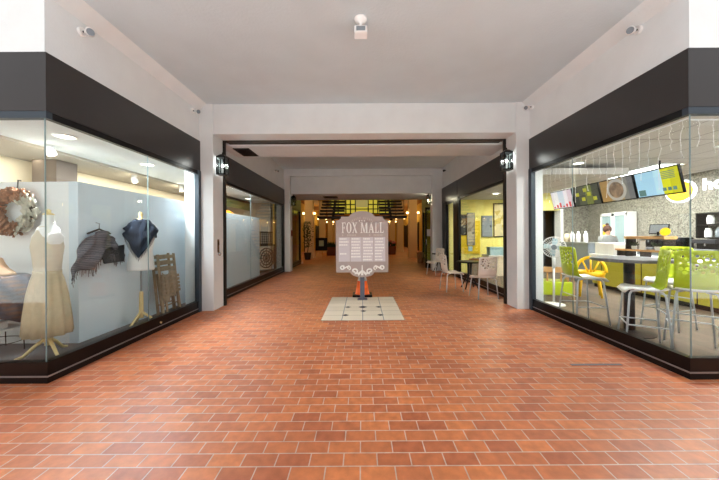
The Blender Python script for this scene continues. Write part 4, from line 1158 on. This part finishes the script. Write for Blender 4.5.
# stacked folding chairs leaning
def folding_chair(loc, rz, label, gp):
    t = thing('folding_chair', label, 'folding chair', loc, rz, gp)
    lean = lambda z: -.02 - .10*(1.05-z)
    for x in (-.2, .2):
        MB().tube([(x, lean(0), 0.0), (x, lean(1.05), 1.05)], .021, 8).build('long_leg', M['woodgrey'], t)
        MB().tube([(x*.82, lean(0)-.05, 0.0), (x*.82, lean(.72)-.02, .72)], .018, 8).build('short_leg', M['woodgrey'], t)
    for z in (1.0, .9, .8): B(-.2, .2, lean(z)-.015, lean(z)+.01, z-.028, z+.028).build('back_slat', M['woodgrey'], t)
    for k in range(5):
        z = .42 + k*.062
        B(-.18, .18, lean(z)-.075, lean(z)-.045, z-.022, z+.022).build('seat_slat', M['woodgrey'], t)
    MB().tube([(-.2, lean(.2), .2), (.2, lean(.2), .2)], .012).build('stretcher', M['woodgrey'], t)
    return t
folding_chair((-3.50, 5.0, .1), PI/2, 'weathered wooden folding chair folded against panel, behind the front one', 'weathered folding chairs')
folding_chair((-3.36, 4.93, .1), PI/2, 'weathered wooden folding chair in front of its folded twin', 'weathered folding chairs')
m = MB(); nx, nz = 14, 10; g = []
for j in range(nz+1):
    row = []
    for i in range(nx+1):
        u = i/nx; v = j/nz
        row.append(m.v((-.02*math.sin(u*12+v)+.02*v, -.16+.30*u, .72-.46*v-.04*math.sin(u*6))))
    g.append(row)
for j in range(nz):
    for i in range(nx): m.face([g[j][i], g[j][i+1], g[j+1][i+1], g[j+1][i]])
o = m.build('draped_throw', mat('taupe_woven_throw', (150, 140, 124), .95, var=.3, scale=18), None, True, solid=.014); o.location = (-3.235, 4.86, .14)
tag(o, 'taupe woven throw draped in front of the folded chairs', 'throw')
# side table with draped striped shawl, hat form, box
t = thing('side_table', 'thin wire legged side table at far left of window', 'table', (-4.33, 3.42, .1))
MB().lathe([(.30, .86), (.30, .88)], 32).build('tabletop', M['grey'], t)
for k in range(4):
    a = k*PI/2 + .4; MB().tube([(math.cos(a)*.27, math.sin(a)*.2, 0), (math.cos(a)*.25, math.sin(a)*.18, .86)], .006, 6).build('leg', M['black'], t)
MB().tube([(math.cos(2*PI*k/28)*.26, math.sin(2*PI*k/28)*.19, .12) for k in range(29)], .005, 5).build('ring', M['black'], t)
B(-.2, .24, -.14, .14, .27, .29).build('lower_shelf', M['white'], t)
m = MB(); n = 48; g = []
for z, rx, ry, amp in ((.895, .05, .05, 0), (.897, .28, .23, 0), (.885, .32, .245, .01), (.7, .335, .25, .05), (.5, .345, .25, .07), (.38, .35, .25, .09)):
    row = []
    for k in range(n):
        a = 2*PI*k/n; s_ = 1 + amp*math.sin(9*a)
        zz = z - (.05*math.sin(3*a+1) if z < .45 else 0)
        row.append(m.v((math.cos(a)*rx*s_, math.sin(a)*ry*s_, zz)))
    g.append(row)
for j in range(len(g)-1):
    for k in range(n): m.face([g[j][k], g[j][(k+1)%n], g[j+1][(k+1)%n], g[j+1][k]])
m.face(g[0])
o = m.build('table_shawl', M['shawl2'], None, True, solid=.008); o.location = (-4.33, 3.42, .1); tag(o, 'dark striped shawl draped over the side table', 'shawl')
o = MB().loft([(0, .19, .12, 0, 0), (.03, .18, .115, 0, 0), (.08, .11, .085, .0, 0), (.14, .075, .07, -.01, 0), (.2, .06, .06, -.02, 0), (.21, .04, .04, -.02, 0)], 28).build('neck_bust', M['hat'], None, True); o.location = (-4.31, 3.42, 1.0); tag(o, 'tan neck display bust on the shawl covered side table', 'bust')
t = thing('gift_box', 'small white gift box on lower shelf of side table', 'box', (-4.24, 3.36, .39))
B(-.07, .07, -.05, .05, 0, .06).build('body', M['white'], t); B(-.075, .075, -.055, .055, .06, .08).build('lid', M['white'], t); B(-.012, .012, -.057, .057, .06, .084).build('ribbon', M['pblue'], t)
o = MB().prism([(-.06, 0, 0), (.06, 0, 0), (.06, .05, .06), (-.06, .05, .06)], (0, .006, 0)).build('price_card', M['signwhite']); o.location = (-3.52, 2.99, .1); tag(o, 'small white price card on the display floor by corner', 'card')
# wreath
t = thing('dried_wreath', 'round wreath of copper and grey dried leaves on white panel', 'wreath', (-4.32, 3.66, 1.76))
MB().tube([(math.cos(2*PI*k/40)*.21, -.04, math.sin(2*PI*k/40)*.21) for k in range(41)], .03, 8).build('ring', M['wooddark'], t, True)
def leaves(sel, n, seed, size):
    m = MB(); r_ = random.Random(seed)
    for i in range(n):
        a = sel(r_); rr = r_.uniform(.14, .29); tw = r_.uniform(-1, 1)
        c, s = math.cos(a), math.sin(a)
        L = r_.uniform(.7, 1.2)*size; w = L*.36
        th = a + r_.uniform(.2, 1.4)
        dx, dz = math.cos(th), math.sin(th); px, pz = -dz, dx
        yy = -.04 - r_.uniform(0, .06); tl = r_.uniform(-.05, .03)
        x, z = c*rr, s*rr
        P = [(x-dx*L*.5, yy, z-dz*L*.5), (x-dx*L*.1+px*w, yy+tw*.02, z-dz*L*.1+pz*w), (x+dx*L*.25+px*w*.75, yy+tl, z+dz*L*.25+pz*w*.75), (x+dx*L*.5, yy+tl, z+dz*L*.5), (x+dx*L*.25-px*w*.75, yy+tl, z+dz*L*.25-pz*w*.75), (x-dx*L*.1-px*w, yy-tw*.02, z-dz*L*.1-pz*w)]
        m.prism(P, (0, -.003, 0))
    return m
leaves(lambda r: r.uniform(PI*.28, PI*1.62), 260, 1, .085).build('copper_leaf', M['leafc'], t)
leaves(lambda r: r.uniform(-PI*.42, PI*.32), 70, 2, .10).build('grey_leaf', M['leafg'], t)
MB().tube([(0.02, 0.0, .40), (.02, -.03, .40), (.02, -.04, .25)], .008, 6).build('hook', M['dark'], t)
# left bay: carved screen, valance and made-up lamp
t = thing('carved_screen', 'dark carved wooden screen with round medallion in left passage window', 'screen', (-3.55, 10.75, .1), PI/2 - .5)
m = MB()
for x in (-.4, .4): m.box(x-.035, x+.035, -.03, .03, 0, 1.02)
m.box(-.4, .4, -.03, .03, 0, .08).box(-.4, .4, -.03, .03, .96, 1.02); m.build('frame', M['wooddark'], t, bevel=.006)
m = MB()
for r in (.36, .26, .15): m.tube([(math.cos(2*PI*k/32)*r, 0, .52+math.sin(2*PI*k/32)*r) for k in range(33)], .022, 6)
for k in range(12):
    a = 2*PI*k/12; m.tube([(0, 0, .52), (math.cos(a)*.37, 0, .52+math.sin(a)*.37)], .014, 6)
m.build('medallion', M['wooddark'], t, True)
m = MB(); m.box(-.3, .3, -.025, .025, 1.02, 1.06).box(-.3, .3, -.025, .025, 1.44, 1.5)
for k in range(7): m.box(-.3+k*.095, -.27+k*.095, -.015, .015, 1.05, 1.45)
for k in range(4): m.box(-.3, .3, -.012, .012, 1.12+k*.09, 1.145+k*.09)
m.build('top_panel', M['wooddark'], t)
t = thing('made_up_pendant', 'made-up orange glowing pendant in the left passage window', 'lamp', (-4.15, 8.9, 2.76))  # lamp made up to stand for an orange glow in the glass
MB().tube([(0, 0, 0), (0, 0, -.55)], .006, 6).build('cord', M['dark'], t)
MB().lathe([(.06, -.52), (.2, -.62), (.22, -.72), (.2, -.72), (.05, -.55)], 24).build('shade', mat('orange_shade', (230, 150, 50), .5, emit=(240, 150, 40), es=.9), t, True)
MB().sphere((0, 0, -.66), .05).build('bulb', M['bulbw'], t, True)
t = thing('beaded_valance', 'olive green beaded valance hanging in the left passage shop', 'valance', (-4.4, 10.4, 2.76))
B(-.03, .03, -1.0, 1.0, -.08, 0).build('rail', M['wooddark'], t)
m = MB()
for k in range(40): m.tube([(0, -.97+k*.0497, -.08), (0, -.97+k*.0497, -.34)], .016, 5)
m.build('bead', mat('olive_bead', (120, 124, 60), .5), t)

# ------------------------------------------------------------------ mall beyond
struct(B(-5.4, -5.2, 14.7, 46, 0, 7).build('wall_mall_left', M['amber']))
struct(B(5.2, 5.4, 15.5, 46, 0, 7).build('wall_mall_right', M['amber']))
struct(MB().box(-5.4, XL, 14.7, 14.9, 0, 4.4).build('wall_return_left', M['amber']))
struct(MB().box(XR, 5.4, 15.5, 15.7, 0, 4.4).build('wall_return_right', M['amber']))
struct(B(-3.7, 3.7, YM-.05, YM, 3.13, 7.0).build('wall_mall_front', M['amber']))
struct(B(-5.4, -3.55, YM, 46, 4.25, 4.45).build('ceiling_aisle_left', M['amberwood']))
struct(B(3.45, 5.4, YM, 46, 4.25, 4.45).build('ceiling_aisle_right', M['amberwood']))
struct(B(-3.6, 3.5, YM, 46, 6.9, 7.1).build('ceiling_atrium', M['amberwood']))
struct(B(-5.4, 5.4, 44, 44.2, 0, 7).build('wall_mall_end', M['amber']))
struct(B(-3.6, XL-.2, Y2b, 14.7, 0, 3.4).build('wall_left_shop', M['kdark']))
struct(B(4.2, 4.4, 11.6, 15.5, 0, 3.4).build('wall_right_shop', mat('painted_tree_reflection', (110, 140, 70), .8, var=.3, scale=3)))  # green reflection of trees put into the wall colour
colx = {-1: -3.3, 1: 3.18}
ordn = ['nearest', 'second', 'third', 'farthest']
for s in (-1, 1):
    for k, y in enumerate((18, 24, 30, 36)):
        x = colx[s]
        struct(B(x-.25, x+.25, y, y+.5, 0, 4.25).build('column_mall', M['colm'], bevel=.01))
        for q in (-1, 1):
            sd = 'aisle' if q*s > 0 else 'atrium'
            t = thing('globe_sconce', 'warm globe sconce on the %s side of the %s %s mall column' % (sd, ordn[k], 'left' if s < 0 else 'right'), 'sconce', (x+q*.25, y+.12, 2.82), 0, 'globe sconces on the mall columns')
            MB().tube([(0, 0, -.1), (q*.06, 0, -.12), (q*.09, 0, -.08)], .012, 6).build('bracket', M['dark'], t)
            MB().sphere((q*.09, 0, 0), .07).build('globe', M['bulbw'], t, True)
# lit lattice window at the end of the atrium
w = sempty('window_7', 'wide yellow lit lattice window high over the mall')
B(-3.5, 3.4, 31.9, 32.0, 3.75, 6.85).build('pane', M['lattglow'], w)
m = MB()
for x in (-3.4, -2.6, -1.75, -1.25, -.7, .7, 1.25, 1.75, 2.6, 3.3): m.box(x-.06, x+.06, 31.8, 31.95, 3.75, 6.85)
for z in (3.8, 4.3, 4.8, 5.4, 6.7): m.box(-3.5, 3.4, 31.8, 31.95, z-.05, z+.05)
m.build('lattice', M['dark'], w)
B(-.66, .66, 31.7, 31.8, 4.5, 5.5).build('centre_panel', mat('pale_olive_glow', (190, 186, 120), .6, emit=(170, 168, 110), es=.35), w)
struct(B(-3.55, 3.45, 32.0, 44, 3.6, 3.75).build('ceiling_mezzanine', M['amberwood']))
for k, (x, y) in enumerate(((-5.2, 20), (-5.2, 26), (-5.2, 32.5), (5.1, 20.5), (5.1, 26.5), (5.1, 33))):
    e = sempty('door_%d' % (k+3), 'dark doorway on the side wall of the mall')
    B(x, x+.1, y, y+2.2, 0, 2.5).build('panel', M['dark'], e); B(x-.01, x+.13, y-.1, y, 0, 2.6).build('jamb', M['wooddark'], e); B(x-.01, x+.13, y+2.2, y+2.3, 0, 2.6).build('jamb', M['wooddark'], e)
# staircases
t = thing('staircase', 'dark open tread double staircase hanging behind the directory sign', 'staircase', (0, 14.3, 0))
B(-2.2, 2.2, -.1, .7, 2.28, 2.38).build('landing', M['dark'], t)
for x in (-.55, .55): B(x-.06, x+.06, .3, .42, 0, 2.28).build('post', M['dark'], t)
for s in (-1, 1):
    x0, x1 = sorted((s*.9, s*2.15))
    for k in range(10):
        y = .7 + k*.29; z = 2.57 + k*.19
        B(x0, x1, y-.3, y, z-.09, z).build('tread', M['dark'], t)
    MB().prism([(s*1.5-.06, .4, 2.2), (s*1.5-.06, .7, 2.38), (s*1.5-.06, 3.4, 4.42), (s*1.5-.06, 3.4, 4.1), (s*1.5-.06, .7, 2.2)], (.12, 0, 0)).build('stringer', M['dark'], t)
    for e in (x0, x1):
        m = MB().tube([(e, .4, 3.4), (e, 3.3, 5.3)], .025, 8)
        m.build('handrail', M['dark'], t)
        m = MB()
        for k in range(0, 10, 3): m.tube([(e, .55+k*.29, 2.57+k*.19), (e, .55+k*.29, 3.5+k*.19)], .012, 5)
        m.build('baluster', M['dark'], t)
for k in range(11):
    B(-.5, .5, .72+k*.27, 1.0+k*.27, 2.08-k*.19, 2.125-k*.19).build('lower_tread', M['dark'], t)
MB().prism([(-.06, .7, 2.3), (-.06, 3.75, .12), (-.06, 3.75, 0), (-.06, 3.5, 0), (-.06, .7, 2.05)], (.12, 0, 0)).build('lower_stringer', M['dark'], t)
# ficus
t = thing('potted_ficus', 'tall potted ficus tree before the nearest left mall column', 'plant', (-3.25, 17.3, 0))
MB().lathe([(.16, 0), (.22, .4), (.24, .42), (.2, .42)], 20).build('pot', M['dark'], t)
m = MB(); m.tube([(0, 0, .4), (.05, 0, .9), (-.02, 0, 1.4), (.03, 0, 1.8)], .025, 7)
m.tube([(.0, 0, 1.1), (.2, .05, 1.5)], .014, 6); m.tube([(.0, 0, 1.0), (-.22, -.05, 1.6)], .014, 6); m.build('trunk', M['bark'], t, True)
m = MB(); r_ = random.Random(12)
for i in range(420):
    a = r_.uniform(0, 2*PI); zc = r_.uniform(.75, 2.3); rr = r_.uniform(.02, .34)*(1-.35*abs(zc-1.6))
    x, y = math.cos(a)*rr, math.sin(a)*rr; th = r_.uniform(0, 2*PI); L = r_.uniform(.07, .12)
    dx, dy, dz = math.cos(th)*.7, math.sin(th)*.7, r_.uniform(-.9, .2); d_ = Vector((dx, dy, dz)).normalized()*L
    sd = d_.cross(Vector((r_.uniform(-1,1), r_.uniform(-1,1), .4))).normalized()*L*.28
    p = Vector((x, y, zc)); m.prism([p, p+d_*.5+sd, p+d_, p+d_*.5-sd], (0, 0, .002))
m.build('foliage', M['green'], t)
# easel board
t = thing('easel_sign', 'black easel sign with pale square standing left of the directory', 'sign', (-2.72, 19.4, 0))
m = MB()
for x in (-.34, .34): MB().tube([(x, 0, 0), (x*.95, .12, 1.28)], .02, 6).build('leg', M['wood'], t)
MB().tube([(0, .5, 0), (0, .14, 1.25)], .018, 6).build('rear_leg', M['wood'], t)
B(-.4, .4, -.02, .02, .42, 1.28).build('board', M['black'], t, bevel=.01)
B(-.16, .16, -.03, -.02, .72, 1.1).build('emblem', mat('pale_green_print', (170, 196, 176), .6), t)
B(-.4, .4, -.05, .06, .38, .42).build('ledge', M['wood'], t)
# planters
def planter(loc, label, fl):
    t = thing('planter_box', label, 'planter', loc, 0, 'planters in the mall')
    MB().prism([(-.3, -.25, 0), (.3, -.25, 0), (.34, -.28, .6), (-.34, -.28, .6)], (0, .5, 0)).build('box', M['terracotta'], t, bevel=.01)
    m = MB(); r_ = random.Random(len(label)); fb = MB()
    for i in range(140):
        p = Vector((r_.uniform(-.3, .3), r_.uniform(-.22, .2), .58)); q = p + Vector((r_.uniform(-.12, .12), r_.uniform(-.12, .12), r_.uniform(.1, .45)))
        sd = Vector((.025, .01, 0)); m.prism([p, (p+q)/2+sd, q, (p+q)/2-sd], (0, .004, 0))
        if i % 6 == 0: fb.sphere(q, .045, 7, 5)
    m.build('foliage', M['green'], t)
    if fl: fb.build('blossom', M['pink'], t, True)
    else: fb.bm.free()
planter((-2.2, 20.8, 0), 'red brown planter of dark plants left behind the directory sign', False)
planter((2.15, 21.5, 0), 'red brown planter with pink flowers right behind the directory sign', True)
t = thing('wicker_basket', 'brown wicker basket standing by the right mall storefront', 'basket', (2.98, 14.9, 0))
MB().lathe([(.14, 0), (.17, .5), (.175, .52), (.15, .52), (.13, .1)], 24).build('body', M['wicker'], t)
MB().tube([(math.cos(2*PI*k/24)*.172, math.sin(2*PI*k/24)*.172, .52) for k in range(25)], .018, 6).build('rim', M['wicker'], t)

# ------------------------------------------------------------------ lights
def point(name, loc, power, col=(1,.75,.42), r=.12):
    l = bpy.data.lights.new(name, 'POINT'); l.energy = power; l.color = col; l.shadow_soft_size = r
    o = bpy.data.objects.new(name, l); C.objects.link(o); o.location = loc
    return o
def area(name, loc, sx, sy, power, col=(1,1,1), rot=(0,0,0)):
    l = bpy.data.lights.new(name, 'AREA'); l.shape = 'RECTANGLE'; l.size = sx; l.size_y = sy; l.energy = power; l.color = col
    o = bpy.data.objects.new(name, l); C.objects.link(o); o.location = loc; o.rotation_euler = rot
    return o
def point(name, loc, power, col=(1,.75,.42), r=.12):
    l = bpy.data.lights.new(name, 'POINT'); l.energy = power; l.color = col; l.shadow_soft_size = r
    o = bpy.data.objects.new(name, l); C.objects.link(o); o.location = loc
    return o
area('cafe_light', (6.6, 4.6, 2.97), .55, 1.1, 115, (1, .98, .94))
area('cafe_light', (6.9, 7.3, 2.97), .55, 1.7, 110, (1, .98, .94))
area('cafe_light', (6.6, 9.3, 2.97), .55, 1.1, 85, (1, .98, .94))
area('cafe_light', (4.6, 4.2, 2.97), .5, .5, 80, (1, .98, .94))
area('yellow_room_light', (4.6, 9.3, 2.72), .6, .6, 60, (1, .93, .72))
def disc(name, loc, power, col, r=.095):
    o = area(name, loc, r*2, r*2, power, col); o.data.shape = 'DISK'
    return o
disc('display_downlight', (-3.85, 3.77, 2.744), 75, (.95, .98, 1))
disc('display_downlight', (-3.89, 5.27, 2.744), 75, (.95, .98, 1))
point('shop_spotlight', (-4.45, 4.15, 2.58), 3.5, (1, .92, .78), .06)
point('shop_spotlight', (-4.75, 6.06, 2.55), 6, (1, .88, .66), .06)
point('shop_spotlight', (-4.6, 7.4, 2.58), 12, (1, .88, .66), .06)
area('cove_light', (-5.3, 5.2, 2.715), .12, 4.2, 14, (1, .9, .72))
area('cove_light', (-5.3, 8.9, 2.715), .12, 3.0, 10, (1, .9, .72))
point('lantern_light', (PL+.11, 5.76, 2.86), 6, (1, .97, .92), .06)
point('lantern_light', (PR-.11, 5.76, 2.92), 6, (1, .97, .92), .06)
point('lantern_light', (P2R-.11, 11.78, 2.86), 12, (1, .85, .6), .06)
area('bay_light', (-3.36, 8.0, 2.72), .25, 3.0, 55, (.97, .98, 1))
for y in (16.5, 21, 27, 33, 39):
    for x in (-4.4, 4.4): point('aisle_light', (x*.97, y, 3.3), 26, (1, .74, .27))
    point('atrium_light', (0, y+1.5, 5.6), 24, (1, .84, .3))
w = bpy.data.worlds.new('World'); sc.world = w; w.use_nodes = True
bg = w.node_tree.nodes['Background']; bg.inputs['Color'].default_value = (0.93, 0.96, 1.0, 1); bg.inputs['Strength'].default_value = 0.8
sl = bpy.data.lights.new('sun', 'SUN'); sl.energy = 12.0; sl.angle = .01; sl.color = (1, .97, .92)
so = bpy.data.objects.new('sun', sl); C.objects.link(so); so.rotation_euler = (math.radians(-24), 0, math.radians(12))

# ------------------------------------------------------------------ camera
cam = bpy.data.cameras.new('camera'); co = bpy.data.objects.new('camera', cam); C.objects.link(co)
cam.sensor_fit = 'HORIZONTAL'; cam.sensor_width = 36.0; cam.lens = 36.0*290/719
co.location = (0, 0, 1.45); co.rotation_euler = (PI/2, math.radians(.35), 0)
cam.shift_x = -2.5/719; cam.shift_y = -5.0/719
cam.clip_end = 200
sc.camera = co
sc.view_settings.view_transform = 'Standard'; sc.view_settings.look = 'None'; sc.view_settings.gamma = 1.0
sc.view_settings.exposure = 0.46
sc.cycles.max_bounces = 14; sc.cycles.transparent_max_bounces = 24; sc.cycles.diffuse_bounces = 6
